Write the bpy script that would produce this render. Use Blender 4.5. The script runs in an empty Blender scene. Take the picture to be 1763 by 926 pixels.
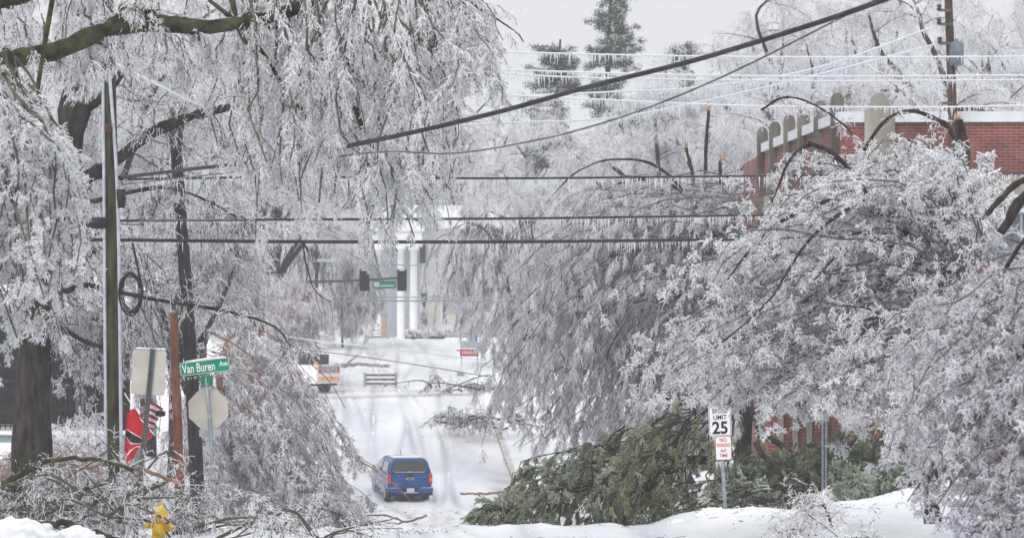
import bpy, math
import numpy as np
from mathutils import Vector, Matrix, Euler

# ------------------------------------------------------------------ camera, sky, sun, exposure
sc = bpy.context.scene
COL = sc.collection
F = 5500.0            # focal length in photograph pixels (photo is 1763 wide)
CZ = 4.5              # camera height above the street corner
YH = 500.0            # photograph row of the horizon
cam_d = bpy.data.cameras.new("camera")
cam = bpy.data.objects.new("camera", cam_d)
COL.objects.link(cam)
cam.location = (0, 0, CZ)
cam.rotation_euler = (math.radians(90), 0, 0)
cam_d.sensor_width = 36.0
cam_d.lens = F / 1763.0 * 36.0
cam_d.shift_y = (YH - 463.0) / 1763.0
cam_d.clip_start = 0.5
cam_d.clip_end = 6000
cam_d.dof.use_dof = True
cam_d.dof.focus_distance = 62.0
cam_d.dof.aperture_fstop = 3.5
sc.camera = cam

w = bpy.data.worlds.new("World")
sc.world = w
w.use_nodes = True
nt = w.node_tree
bg = nt.nodes["Background"]
sky = nt.nodes.new("ShaderNodeTexSky")
sky.sky_type = 'NISHITA'
sky.sun_disc = False
sky.sun_elevation = math.radians(40)
sky.sun_rotation = math.radians(205)
sky.dust_density = 4
hs = nt.nodes.new("ShaderNodeHueSaturation")
hs.inputs["Saturation"].default_value = 0.05
hs.inputs["Value"].default_value = 1.0
nt.links.new(sky.outputs[0], hs.inputs["Color"])
mx = nt.nodes.new("ShaderNodeMixRGB")          # overcast veil over the clear sky
mx.inputs[0].default_value = 0.88
mx.inputs[2].default_value = (7.05, 7.2, 7.6, 1)
wtc = nt.nodes.new("ShaderNodeTexCoord")
wsp = nt.nodes.new("ShaderNodeSeparateXYZ"); nt.links.new(wtc.outputs["Generated"], wsp.inputs[0])
wmr = nt.nodes.new("ShaderNodeMapRange"); nt.links.new(wsp.outputs[2], wmr.inputs[0])
wmr.inputs[1].default_value = 0.0; wmr.inputs[2].default_value = 1.0
wmr.inputs[3].default_value = 0.83; wmr.inputs[4].default_value = 1.85
wmu = nt.nodes.new("ShaderNodeMixRGB"); wmu.blend_type = 'MULTIPLY'; wmu.inputs[0].default_value = 1.0
wmu.inputs[1].default_value = (7.0, 7.08, 7.3, 1)
nt.links.new(wmr.outputs[0], wmu.inputs[2]); nt.links.new(wmu.outputs[0], mx.inputs[2])
nt.links.new(hs.outputs[0], mx.inputs[1])
nt.links.new(mx.outputs[0], bg.inputs[0])
bg.inputs[1].default_value = 0.12

sun_d = bpy.data.lights.new("sun", 'SUN')
sun_d.energy = 1.3
sun_d.angle = math.radians(22)
sun_d.color = (1.0, 0.97, 0.93)
sun = bpy.data.objects.new("sun", sun_d)
sun.rotation_euler = (math.radians(50), 0, math.radians(-25))
COL.objects.link(sun)

sc.view_settings.view_transform = 'Standard'
sc.view_settings.look = 'None'
sc.view_settings.gamma = 1
sc.view_settings.exposure = 0.0
cy = sc.cycles
cy.max_bounces = 9
cy.diffuse_bounces = 5
cy.glossy_bounces = 2
cy.transmission_bounces = 2
cy.volume_bounces = 1
cy.transparent_max_bounces = 8
cy.use_denoising = True
cy.use_adaptive_sampling = True
cy.adaptive_threshold = 0.02

rng = np.random.default_rng(11)

# ------------------------------------------------------------------ helpers
def P(px, py, d):
    return np.array([(px - 881.5) / F * d, d, CZ + (YH - py) / F * d])

def PP(pts):
    return np.array([P(*p) for p in pts])

def unit(v):
    return v / np.maximum(np.linalg.norm(v, axis=-1, keepdims=True), 1e-9)

def smooth(a, b, x):
    t = np.clip((x - a) / (b - a), 0, 1)
    return t * t * (3 - 2 * t)

def tag(o, label=None, cat=None, group=None, kind=None):
    if label: o['label'] = label
    if cat: o['category'] = cat
    if group: o['group'] = group
    if kind: o['kind'] = kind
    return o

def empty(name, loc, label, cat, group=None, rz=0.0):
    o = bpy.data.objects.new(name, None)
    COL.objects.link(o)
    o.location = [float(v) for v in loc]
    o.rotation_euler = (0, 0, rz)
    return tag(o, label, cat, group)

def node_mat(name, col, col2=None, rough=0.7, scale=5.0, spec=0.3, metal=0.0, bump=0.0, bscale=40.0,
             top=None, topamt=0.0, lo=0.35, hi=0.65, stretch=None, detail=4.0, trans=0.0):
    """noise mottled principled material; 'top' colour settles on upward faces (snow, ice)"""
    m = bpy.data.materials.new(name)
    m.use_nodes = True
    n = m.node_tree; L = n.links
    b = n.nodes["Principled BSDF"]
    b.inputs["Roughness"].default_value = rough
    b.inputs["Specular IOR Level"].default_value = spec
    b.inputs["Metallic"].default_value = metal
    tc = n.nodes.new("ShaderNodeNewGeometry")
    vec = tc.outputs["Position"]
    if stretch:
        mp = n.nodes.new("ShaderNodeMapping"); mp.inputs["Scale"].default_value = stretch
        L.new(vec, mp.inputs[0]); vec = mp.outputs[0]
    out = None
    if col2 is not None:
        no = n.nodes.new("ShaderNodeTexNoise"); no.inputs["Scale"].default_value = scale
        no.inputs["Detail"].default_value = detail
        L.new(vec, no.inputs["Vector"])
        r = n.nodes.new("ShaderNodeValToRGB")
        r.color_ramp.elements[0].position = lo; r.color_ramp.elements[1].position = hi
        r.color_ramp.elements[0].color = (*col, 1); r.color_ramp.elements[1].color = (*col2, 1)
        L.new(no.outputs[0], r.inputs[0])
        out = r.outputs[0]
    else:
        rgb = n.nodes.new("ShaderNodeRGB"); rgb.outputs[0].default_value = (*col, 1)
        out = rgb.outputs[0]
    if top is not None:
        sx = n.nodes.new("ShaderNodeSeparateXYZ"); L.new(tc.outputs["Normal"], sx.inputs[0])
        n2 = n.nodes.new("ShaderNodeTexNoise"); n2.inputs["Scale"].default_value = 9.0
        L.new(tc.outputs["Position"], n2.inputs["Vector"])
        ad = n.nodes.new("ShaderNodeMath"); ad.operation = 'ADD'
        L.new(sx.outputs[2], ad.inputs[0]); L.new(n2.outputs[0], ad.inputs[1])
        mr = n.nodes.new("ShaderNodeMapRange")
        mr.inputs[1].default_value = 1.5 - topamt; mr.inputs[2].default_value = 1.75 - topamt
        L.new(ad.outputs[0], mr.inputs[0])
        mi = n.nodes.new("ShaderNodeMixRGB"); L.new(mr.outputs[0], mi.inputs[0])
        L.new(out, mi.inputs[1]); mi.inputs[2].default_value = (*top, 1)
        out = mi.outputs[0]
    L.new(out, b.inputs["Base Color"])
    if bump > 0:
        nb = n.nodes.new("ShaderNodeTexNoise"); nb.inputs["Scale"].default_value = bscale
        nb.inputs["Detail"].default_value = 5
        L.new(vec, nb.inputs["Vector"])
        bp = n.nodes.new("ShaderNodeBump"); bp.inputs["Strength"].default_value = bump
        bp.inputs["Distance"].default_value = 0.05
        L.new(nb.outputs[0], bp.inputs["Height"]); L.new(bp.outputs[0], b.inputs["Normal"])
    if trans > 0:
        tr = n.nodes.new("ShaderNodeBsdfTranslucent"); L.new(out, tr.inputs[0])
        ms = n.nodes.new("ShaderNodeMixShader"); ms.inputs[0].default_value = trans
        L.new(b.outputs[0], ms.inputs[1]); L.new(tr.outputs[0], ms.inputs[2])
        L.new(ms.outputs[0], n.nodes["Material Output"].inputs[0])
    return m

def brick_mat():
    m = bpy.data.materials.new("red_brick")
    m.use_nodes = True
    n = m.node_tree; L = n.links; b = n.nodes["Principled BSDF"]
    uv = n.nodes.new("ShaderNodeTexCoord")
    br = n.nodes.new("ShaderNodeTexBrick")
    br.inputs["Scale"].default_value = 1.0
    br.inputs["Brick Width"].default_value = 0.29
    br.inputs["Row Height"].default_value = 0.083
    br.inputs["Mortar Size"].default_value = 0.007
    br.inputs["Mortar Smooth"].default_value = 0.2
    br.inputs["Color1"].default_value = (0.19, 0.045, 0.036, 1)
    br.inputs["Color2"].default_value = (0.11, 0.028, 0.025, 1)
    br.inputs["Mortar"].default_value = (0.27, 0.18, 0.16, 1)
    L.new(uv.outputs["UV"], br.inputs["Vector"])
    no = n.nodes.new("ShaderNodeTexNoise"); no.inputs["Scale"].default_value = 0.8; no.inputs["Detail"].default_value = 8
    L.new(uv.outputs["UV"], no.inputs["Vector"])
    mi = n.nodes.new("ShaderNodeMixRGB"); mi.blend_type = 'OVERLAY'; mi.inputs[0].default_value = 0.85
    L.new(br.outputs[0], mi.inputs[1]); L.new(no.outputs[0], mi.inputs[2])
    L.new(mi.outputs[0], b.inputs["Base Color"])
    b.inputs["Roughness"].default_value = 0.85
    return m

M = {}
ICE_A = (0.93, 0.93, 0.95); ICE_B = (0.80, 0.805, 0.835)
M['ice'] = node_mat("ice_coat", ICE_B, ICE_A, rough=0.3, scale=1.2, spec=0.6, lo=0.35, hi=0.6, trans=0.22)
M['icewarm'] = node_mat("ice_coat_over_brown_twigs", (0.72, 0.68, 0.70), (0.88, 0.85, 0.88), rough=0.3, scale=1.0, spec=0.6, trans=0.14)
M['icegrey'] = node_mat("grey_ice_coat", (0.68, 0.68, 0.71), (0.85, 0.85, 0.885), rough=0.3, scale=0.8, spec=0.6, trans=0.14)
M['iceshade'] = node_mat("shade_tinted_ice_over_grey_twigs", (0.60, 0.60, 0.64), (0.83, 0.83, 0.87), rough=0.22, scale=1.4, spec=0.8, trans=0.12)  # ice coat darkened: crown shade and grey bark mixed into the colour
M['icicle'] = node_mat("icicle_ice", (0.78, 0.80, 0.85), (0.9, 0.91, 0.95), rough=0.15, scale=30, spec=0.8, trans=0.25)
M['bark'] = node_mat("dark_bark", (0.016, 0.013, 0.012), (0.06, 0.05, 0.047), rough=0.9, scale=9, spec=0.15, bump=1.0, bscale=22,
                     top=(0.6, 0.6, 0.64), topamt=0.08, stretch=(1, 1, 0.25))
M['twigbark'] = node_mat("icy_twig_bark", (0.03, 0.027, 0.026), (0.12, 0.11, 0.11), rough=0.4, scale=5, spec=0.6,
                     top=(0.7, 0.7, 0.75), topamt=0.12)
M['moss'] = node_mat("mossy_bark", (0.018, 0.017, 0.011), (0.075, 0.08, 0.04), spec=0.15, rough=0.9, scale=5, bump=0.8, bscale=20,
                     top=(0.72, 0.73, 0.76), topamt=0.14)
M['mosstwig'] = node_mat("mossy_twig", (0.035, 0.036, 0.026), (0.13, 0.135, 0.09), rough=0.7, scale=4, spec=0.5,
                     top=(0.7, 0.7, 0.74), topamt=0.2)
M['redtwig'] = node_mat("reddish_twig", (0.14, 0.075, 0.05), (0.3, 0.2, 0.16), rough=0.6, scale=4, top=(0.7, 0.7, 0.74), topamt=0.15)
M['splinter'] = node_mat("fresh_split_wood", (0.34, 0.20, 0.12), (0.52, 0.38, 0.27), rough=0.8, scale=14, stretch=(1, 1, 0.2))
M['snow'] = node_mat("snow", (0.70, 0.72, 0.76), (0.83, 0.84, 0.86), rough=0.65, scale=0.9, spec=0.35, bump=0.9, bscale=3.0)
M['snowcap'] = node_mat("snow_cap", (0.76, 0.77, 0.80), (0.84, 0.85, 0.87), rough=0.7, scale=4, bump=0.5, bscale=9)
M['snow_road'] = node_mat("packed_snow", (0.60, 0.61, 0.65), (0.80, 0.81, 0.84), rough=0.5, scale=0.35, spec=0.4, bump=0.35, bscale=3,
                          stretch=(1.8, 0.35, 1), lo=0.3, hi=0.62)
M['kerb'] = node_mat("dirty_concrete_kerb", (0.22, 0.13, 0.08), (0.5, 0.45, 0.42), rough=0.8, scale=3, top=(0.8, 0.8, 0.83), topamt=0.12)
M['asphalt'] = node_mat("wet_slush", (0.32, 0.33, 0.36), (0.55, 0.56, 0.6), rough=0.35, scale=2, spec=0.5)
M['brick'] = brick_mat()
M['limestone'] = node_mat("weathered_limestone", (0.19, 0.175, 0.15), (0.36, 0.34, 0.30), rough=0.9, scale=1.1, stretch=(1.5, 1.5, 0.3), bump=0.2)
M['dstone'] = node_mat("dark_weathered_stone", (0.07, 0.062, 0.055), (0.20, 0.18, 0.16), rough=0.9, scale=2.5, stretch=(1, 1, 0.3), bump=0.3)
M['coping'] = node_mat("pale_metal_coping", (0.55, 0.58, 0.62), (0.68, 0.70, 0.73), rough=0.5, scale=2)
M['glass'] = node_mat("dark_window_glass", (0.05, 0.06, 0.075), (0.12, 0.13, 0.15), rough=0.12, spec=0.8, scale=1.5)
M['frame'] = node_mat("grey_window_frame", (0.28, 0.30, 0.33), None, rough=0.5)
M['brownmoss'] = node_mat("grey_brown_bark", (0.04, 0.034, 0.026), (0.12, 0.11, 0.08), rough=0.85, scale=5, bump=0.6, bscale=20, top=(0.7, 0.7, 0.74), topamt=0.14)
M['poleW'] = node_mat("mossy_pole_wood", (0.025, 0.022, 0.018), (0.075, 0.082, 0.04), rough=0.85, scale=4, stretch=(3, 3, 0.4), bump=0.4, bscale=30)
M['poleD'] = node_mat("tarred_pole_wood", (0.018, 0.018, 0.02), (0.05, 0.048, 0.05), rough=0.8, scale=6, stretch=(3, 3, 0.4), bump=0.4)
M['poleB'] = node_mat("brown_pole_wood", (0.035, 0.02, 0.017), (0.10, 0.06, 0.05), rough=0.8, scale=6, stretch=(3, 3, 0.4), top=(0.6,0.6,0.64), topamt=0.05)
M['rust'] = node_mat("rusty_steel", (0.13, 0.045, 0.03), (0.24, 0.10, 0.07), rough=0.75, scale=7, bump=0.3, stretch=(1, 1, 0.3))
M['galv'] = node_mat("galvanised_steel", (0.24, 0.28, 0.31), (0.40, 0.44, 0.47), rough=0.45, scale=12, metal=0.3, spec=0.5)
M['conduit'] = node_mat("grey_conduit", (0.36, 0.38, 0.43), (0.5, 0.52, 0.57), rough=0.45, scale=6)
M['signback'] = node_mat("aluminium_sign_back", (0.40, 0.375, 0.33), (0.52, 0.49, 0.44), rough=0.5, scale=2.2, spec=0.4)
M['dsteel'] = node_mat("dark_green_steel", (0.05, 0.06, 0.06), (0.10, 0.11, 0.11), rough=0.6, scale=14)
M['hole'] = node_mat("punched_hole", (0.30, 0.31, 0.32), None, rough=0.8)
M['holed'] = node_mat("dark_hole", (0.01, 0.01, 0.01), None, rough=0.9)
M['green'] = node_mat("street_sign_green", (0.0, 0.22, 0.13), (0.0, 0.26, 0.155), rough=0.45, scale=3)
M['white'] = node_mat("white_paint", (0.76, 0.77, 0.77), (0.82, 0.82, 0.82), rough=0.5, scale=2)
M['black'] = node_mat("black_paint", (0.018, 0.018, 0.02), None, rough=0.5)
M['cable'] = node_mat("black_cable", (0.018, 0.018, 0.02), (0.045, 0.045, 0.05), rough=0.7, spec=0.25, scale=6, top=(0.6,0.62,0.66), topamt=-0.02)
M['cablethin'] = node_mat("iced_cable", (0.05, 0.05, 0.055), (0.14, 0.14, 0.15), rough=0.6, spec=0.3, scale=6, top=(0.7,0.72,0.76), topamt=0.25)
M['red'] = node_mat("red_paint", (0.55, 0.02, 0.03), None, rough=0.5)
M['redcloth'] = node_mat("red_flag_cloth", (0.50, 0.01, 0.02), (0.60, 0.02, 0.03), rough=0.8, scale=4)
M['maroon'] = node_mat("dark_red_flag_stripe", (0.25, 0.02, 0.05), None, rough=0.8)
M['cloth'] = node_mat("white_flag_cloth", (0.6, 0.58, 0.6), None, rough=0.8)
M['navy'] = node_mat("navy_flag_cloth", (0.02, 0.025, 0.07), None, rough=0.8)
M['yellow'] = node_mat("yellow_hydrant_paint", (0.62, 0.36, 0.01), (0.80, 0.55, 0.02), rough=0.4, scale=9)
M['orange'] = node_mat("orange_reflective_panel", (0.75, 0.30, 0.06), (0.8, 0.5, 0.2), rough=0.6, scale=4)
M['blue'] = node_mat("blue_car_paint", (0.004, 0.055, 0.22), (0.01, 0.085, 0.30), rough=0.3, spec=0.45, scale=5)
M['carblack'] = node_mat("black_trim", (0.015, 0.016, 0.02), None, rough=0.5)
M['carglass'] = node_mat("tinted_car_glass", (0.02, 0.023, 0.026), (0.06, 0.06, 0.06), rough=0.08, spec=0.9, scale=2)
M['chrome'] = node_mat("bright_metal", (0.55, 0.57, 0.6), None, rough=0.25, metal=0.7)
M['tyre'] = node_mat("snowy_tyre", (0.03, 0.03, 0.033), (0.16, 0.16, 0.17), rough=0.8, scale=6)
M['taillight'] = node_mat("red_lamp_lens", (0.55, 0.012, 0.02), (0.65, 0.03, 0.03), rough=0.2, spec=0.7)
M['siding'] = None
M['shutter'] = node_mat("dark_shutter", (0.03, 0.04, 0.05), None, rough=0.6)
M['tan'] = node_mat("tan_wood_door", (0.42, 0.27, 0.18), (0.5, 0.33, 0.22), rough=0.6)
M['cream'] = node_mat("cream_blind", (0.55, 0.52, 0.42), (0.68, 0.66, 0.58), rough=0.6, scale=1)
M['porch'] = node_mat("pale_blue_foundation", (0.24, 0.30, 0.32), (0.30, 0.36, 0.38), rough=0.7, scale=1.5)
M['darkwall'] = node_mat("dark_wood_siding", (0.035, 0.036, 0.04), (0.09, 0.09, 0.095), rough=0.8, scale=2, stretch=(1, 1, 6))
M['iron'] = node_mat("black_iron", (0.02, 0.02, 0.023), None, rough=0.5)
M['cedar'] = node_mat("cedar_spray", (0.06, 0.085, 0.042), (0.20, 0.24, 0.14), rough=0.5, scale=1.6, lo=0.4, hi=0.62, trans=0.25)
M['cedarice'] = node_mat("frosted_cedar_spray", (0.24, 0.28, 0.21), (0.46, 0.49, 0.41), rough=0.4, scale=1.6, spec=0.6, trans=0.15)
M['cedaryel'] = node_mat("yellowish_cedar_spray", (0.17, 0.18, 0.08), (0.34, 0.35, 0.20), rough=0.5, scale=1.6, trans=0.15)
M['needles'] = node_mat("pine_needles", (0.02, 0.035, 0.025), (0.06, 0.085, 0.065), rough=0.6, scale=0.6, trans=0.1)
M['greywood'] = node_mat("weathered_grey_wood", (0.25, 0.24, 0.23), (0.4, 0.39, 0.38), rough=0.8, scale=5)
M['insul'] = node_mat("brown_insulator", (0.07, 0.022, 0.022), None, rough=0.3)
M['transf'] = node_mat("grey_transformer_paint", (0.10, 0.12, 0.15), (0.16, 0.18, 0.21), rough=0.5)
M['pinkleaf'] = node_mat("frosted_red_leaves", (0.33, 0.24, 0.23), (0.6, 0.5, 0.5), rough=0.5, scale=4, trans=0.2)
M['yleaf'] = node_mat("yellow_leaf", (0.6, 0.42, 0.03), None, rough=0.6)
M['bluesign'] = node_mat("blue_sign", (0.05, 0.16, 0.42), None, rough=0.5)

def siding_mat():
    m = bpy.data.materials.new("white_clapboard"); m.use_nodes = True
    n = m.node_tree; L = n.links; b = n.nodes["Principled BSDF"]
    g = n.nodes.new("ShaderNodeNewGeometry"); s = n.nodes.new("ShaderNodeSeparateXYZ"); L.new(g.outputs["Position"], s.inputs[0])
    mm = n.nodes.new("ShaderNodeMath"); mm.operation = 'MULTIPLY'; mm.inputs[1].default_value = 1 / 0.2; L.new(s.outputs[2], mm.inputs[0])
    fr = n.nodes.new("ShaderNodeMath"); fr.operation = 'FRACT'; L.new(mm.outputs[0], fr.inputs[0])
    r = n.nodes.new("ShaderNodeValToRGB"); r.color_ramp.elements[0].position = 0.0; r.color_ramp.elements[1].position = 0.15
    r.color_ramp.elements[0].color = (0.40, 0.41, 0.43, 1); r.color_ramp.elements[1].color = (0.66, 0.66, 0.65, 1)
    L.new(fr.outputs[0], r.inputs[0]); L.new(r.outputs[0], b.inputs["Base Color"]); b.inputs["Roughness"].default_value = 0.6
    return m
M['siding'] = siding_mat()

class MB:
    """collects numpy geometry and links it as ONE mesh object"""
    def __init__(self):
        self.v = []; self.q = []; self.t = []; self.qm = []; self.tm = []; self.uv = {}; self.n = 0; self.mats = []
        self.smooth = False
        self.sq = []; self.st = []
    def mi(self, m):
        m = M[m] if isinstance(m, str) else m
        if m not in self.mats: self.mats.append(m)
        return self.mats.index(m)
    def add(self, v, q=None, t=None, mat='ice', smooth=False):
        k = self.mi(mat)
        v = np.asarray(v, float).reshape(-1, 3)
        if q is not None and len(q):
            q = np.asarray(q, int).reshape(-1, 4) + self.n; self.q.append(q); self.qm.append(np.full(len(q), k)); self.sq.append(np.full(len(q), smooth))
        if t is not None and len(t):
            t = np.asarray(t, int).reshape(-1, 3) + self.n; self.t.append(t); self.tm.append(np.full(len(t), k)); self.st.append(np.full(len(t), smooth))
        self.v.append(v); self.n += len(v)
        return self
    def box(self, lo, hi, mat, mtx=None):
        x0, y0, z0 = lo; x1, y1, z1 = hi
        v = np.array([[x0,y0,z0],[x1,y0,z0],[x1,y1,z0],[x0,y1,z0],[x0,y0,z1],[x1,y0,z1],[x1,y1,z1],[x0,y1,z1]], float)
        if mtx is not None: v = xf(mtx, v)
        return self.add(v, [[0,3,2,1],[4,5,6,7],[0,1,5,4],[1,2,6,5],[2,3,7,6],[3,0,4,7]], mat=mat)
    def tube(self, pts, r, mat, sides=8, cap=True, smooth=True):
        pts = np.asarray(pts, float)[None]
        r = np.broadcast_to(np.asarray(r, float), (pts.shape[1],))[None]
        return self.tubes(pts, r, mat, sides, cap, smooth)
    def tubes(self, Pn, R, mat, sides=3, cap=False, smooth=False):
        N, K, _ = Pn.shape
        if N == 0: return self
        T = np.empty_like(Pn)
        T[:, 1:-1] = Pn[:, 2:] - Pn[:, :-2]; T[:, 0] = Pn[:, 1] - Pn[:, 0]; T[:, -1] = Pn[:, -1] - Pn[:, -2]
        T = unit(T)
        mean = unit(Pn[:, -1] - Pn[:, 0])
        ref = np.where(np.abs(mean[:, 1:2]) > 0.8, np.array([[1.0, 0, 0]]), np.array([[0, 1.0, 0]]))[:, None, :]
        a = unit(np.cross(T, np.broadcast_to(ref, T.shape))); b = np.cross(T, a)
        ang = np.arange(sides) * 2 * np.pi / sides
        ca = np.cos(ang)[None, None, :, None]; sa = np.sin(ang)[None, None, :, None]
        V = Pn[:, :, None, :] + R[:, :, None, None] * (ca * a[:, :, None, :] + sa * b[:, :, None, :])
        idx = np.arange(N * K * sides).reshape(N, K, sides)
        nx = np.roll(idx, -1, axis=2)
        q = np.stack([idx[:, :-1], nx[:, :-1], nx[:, 1:], idx[:, 1:]], axis=-1).reshape(-1, 4)[:, ::-1]
        V = V.reshape(-1, 3)
        t = None
        if cap:
            c0 = Pn[:, 0]; c1 = Pn[:, -1]
            nb = len(V); V = np.concatenate([V, c0, c1])
            i0 = nb + np.arange(N); i1 = nb + N + np.arange(N)
            t0 = np.stack([np.broadcast_to(i0[:, None], (N, sides)), idx[:, 0], nx[:, 0]], -1).reshape(-1, 3)
            t1 = np.stack([np.broadcast_to(i1[:, None], (N, sides)), nx[:, -1], idx[:, -1]], -1).reshape(-1, 3)
            t = np.concatenate([t0, t1])
        return self.add(V, q, t, mat, smooth)
    def spikes(self, B, D, Ln, R, mat):
        """small tapering points: three base corners and a tip"""
        N = len(B)
        if N == 0: return self
        D = unit(D)
        ref = np.where(np.abs(D[:, 2:3]) > 0.8, np.array([[1.0, 0, 0]]), np.array([[0, 0, 1.0]]))
        a = unit(np.cross(D, ref)); b = np.cross(D, a)
        Ln = np.broadcast_to(Ln, (N,))[:, None]; R = np.broadcast_to(R, (N,))[:, None]
        v = np.stack([B + R * a, B + R * (-.5 * a + .866 * b), B + R * (-.5 * a - .866 * b), B + D * Ln], 1)
        i = np.arange(N)[:, None] * 4
        t = np.stack([i + [0, 1, 3], i + [1, 2, 3], i + [2, 0, 3]], 1).reshape(-1, 3)
        return self.add(v, None, t, mat)
    def prism(self, outline, y0, y1, mat, mtx=None):
        """outline in x,z, pushed from y0 to y1"""
        o = np.asarray(outline, float); n = len(o)
        v = np.concatenate([np.c_[o[:, 0], np.full(n, y0), o[:, 1]], np.c_[o[:, 0], np.full(n, y1), o[:, 1]]])
        c = np.array([[o[:, 0].mean(), y0, o[:, 1].mean()], [o[:, 0].mean(), y1, o[:, 1].mean()]])
        v = np.concatenate([v, c])
        i = np.arange(n); j = (i + 1) % n
        q = np.stack([i, j, j + n, i + n], 1)
        t = np.concatenate([np.stack([np.full(n, 2 * n), j, i], 1), np.stack([np.full(n, 2 * n + 1), i + n, j + n], 1)])
        if mtx is not None: v = xf(mtx, v)
        return self.add(v, q, t, mat)
    def lathe(self, prof, mat, sides=20, mtx=None, smooth=True):
        prof = np.asarray(prof, float); K = len(prof)
        a = np.arange(sides) * 2 * np.pi / sides
        v = np.stack([prof[:, 0:1] * np.cos(a), prof[:, 0:1] * np.sin(a), np.broadcast_to(prof[:, 1:2], (K, sides))], -1).reshape(-1, 3)
        if mtx is not None: v = xf(mtx, v)
        idx = np.arange(K * sides).reshape(K, sides); nx = np.roll(idx, -1, 1)
        q = np.stack([idx[:-1], nx[:-1], nx[1:], idx[1:]], -1).reshape(-1, 4)
        return self.add(v, q, None, mat, smooth)
    def text(self, s, size, mat, mtx, sx=1.0, extr=0.002, bold=0.0):
        cu = bpy.data.curves.new("lettering_source", 'FONT'); cu.body = s; cu.size = size; cu.align_x = 'CENTER'; cu.align_y = 'CENTER'
        cu.extrude = extr; cu.offset = bold; cu.resolution_u = 3
        o = bpy.data.objects.new("lettering_source", cu); COL.objects.link(o)
        dg = bpy.context.evaluated_depsgraph_get(); dg.update()
        me = bpy.data.meshes.new_from_object(o.evaluated_get(dg))
        me.calc_loop_triangles()
        v = np.array([x.co[:] for x in me.vertices]); t = np.array([x.vertices[:] for x in me.loop_triangles])
        v[:, 0] *= sx
        v = np.c_[v[:, 0], -v[:, 2], v[:, 1]]       # stand it up facing -Y
        bpy.data.objects.remove(o); bpy.data.meshes.remove(me); bpy.data.curves.remove(cu)
        return self.add(xf(mtx, v), None, t, mat)
    def build(self, name, parent=None, label=None, cat=None, group=None, kind=None, origin=None, uv=False):
        v = np.concatenate(self.v)
        me = bpy.data.meshes.new(name)
        if origin is None:
            if parent is not None:
                origin = np.zeros(3); inv = np.array(parent_matrix(parent).inverted()); v = xf(inv, v)
            else:
                origin = np.array([(v[:, 0].min() + v[:, 0].max()) / 2, (v[:, 1].min() + v[:, 1].max()) / 2, v[:, 2].min()]); v = v - origin
        t = np.concatenate(self.t) if self.t else np.zeros((0, 3), int)
        q = np.concatenate(self.q) if self.q else np.zeros((0, 4), int)
        me.vertices.add(len(v)); me.vertices.foreach_set("co", v.astype(np.float32).ravel())
        nl = len(t) * 3 + len(q) * 4
        me.loops.add(nl); me.loops.foreach_set("vertex_index", np.concatenate([t.ravel(), q.ravel()]).astype(np.int32))
        me.polygons.add(len(t) + len(q))
        st = np.concatenate([np.arange(len(t)) * 3, len(t) * 3 + np.arange(len(q)) * 4]).astype(np.int32)
        me.polygons.foreach_set("loop_start", st)
        mi = np.concatenate(self.tm + self.qm).astype(np.int32)
        me.polygons.foreach_set("material_index", mi)
        sm = np.concatenate(self.st + self.sq)
        me.polygons.foreach_set("use_smooth", sm)
        for m in self.mats: me.materials.append(m)
        me.update(calc_edges=True)
        if uv:
            ul = me.uv_layers.new(name="uv")
            nrm = np.empty(len(me.polygons) * 3, np.float32); me.polygons.foreach_get("normal", nrm); nrm = nrm.reshape(-1, 3)
            li = np.empty(nl, np.int32); me.loops.foreach_get("vertex_index", li)
            pn = np.repeat(np.arange(len(t) + len(q)), np.r_[np.full(len(t), 3), np.full(len(q), 4)])
            co = v[li]; side = np.abs(nrm[pn, 0]) > np.abs(nrm[pn, 1])
            U = np.where(side, co[:, 1], co[:, 0]); W = co[:, 2]
            ul.data.foreach_set("uv", np.c_[U, W].astype(np.float32).ravel())
        o = bpy.data.objects.new(name, me); COL.objects.link(o)
        if parent is not None: o.parent = parent
        else: o.location = [float(x) for x in origin]
        return tag(o, label, cat, group, kind)

def parent_matrix(o):
    m = Matrix.LocRotScale(o.location, o.rotation_euler, o.scale)
    return parent_matrix(o.parent) @ m if o.parent else m

def xf(m, v):
    m = np.array(m)
    return v @ m[:3, :3].T + m[:3, 3]

def TR(loc, rz=0.0, ry=0.0, rx=0.0):
    return Matrix.Translation([float(x) for x in loc]) @ Matrix.Rotation(rz, 4, 'Z') @ Matrix.Rotation(ry, 4, 'Y') @ Matrix.Rotation(rx, 4, 'X')

def spline(pts, n=24):
    """Catmull-Rom through points"""
    p = np.asarray(pts, float)
    if len(p) == 2: return p[0] + (p[1] - p[0]) * np.linspace(0, 1, n)[:, None]
    q = np.vstack([2 * p[0] - p[1], p, 2 * p[-1] - p[-2]])
    s = np.linspace(0, len(p) - 1 - 1e-6, n); i = s.astype(int); f = (s - i)[:, None]
    a, b, c, d = q[i], q[i + 1], q[i + 2], q[i + 3]
    return 0.5 * (2 * b + (c - a) * f + (2 * a - 5 * b + 4 * c - d) * f ** 2 + (3 * b - a - 3 * c + d) * f ** 3)

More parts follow.
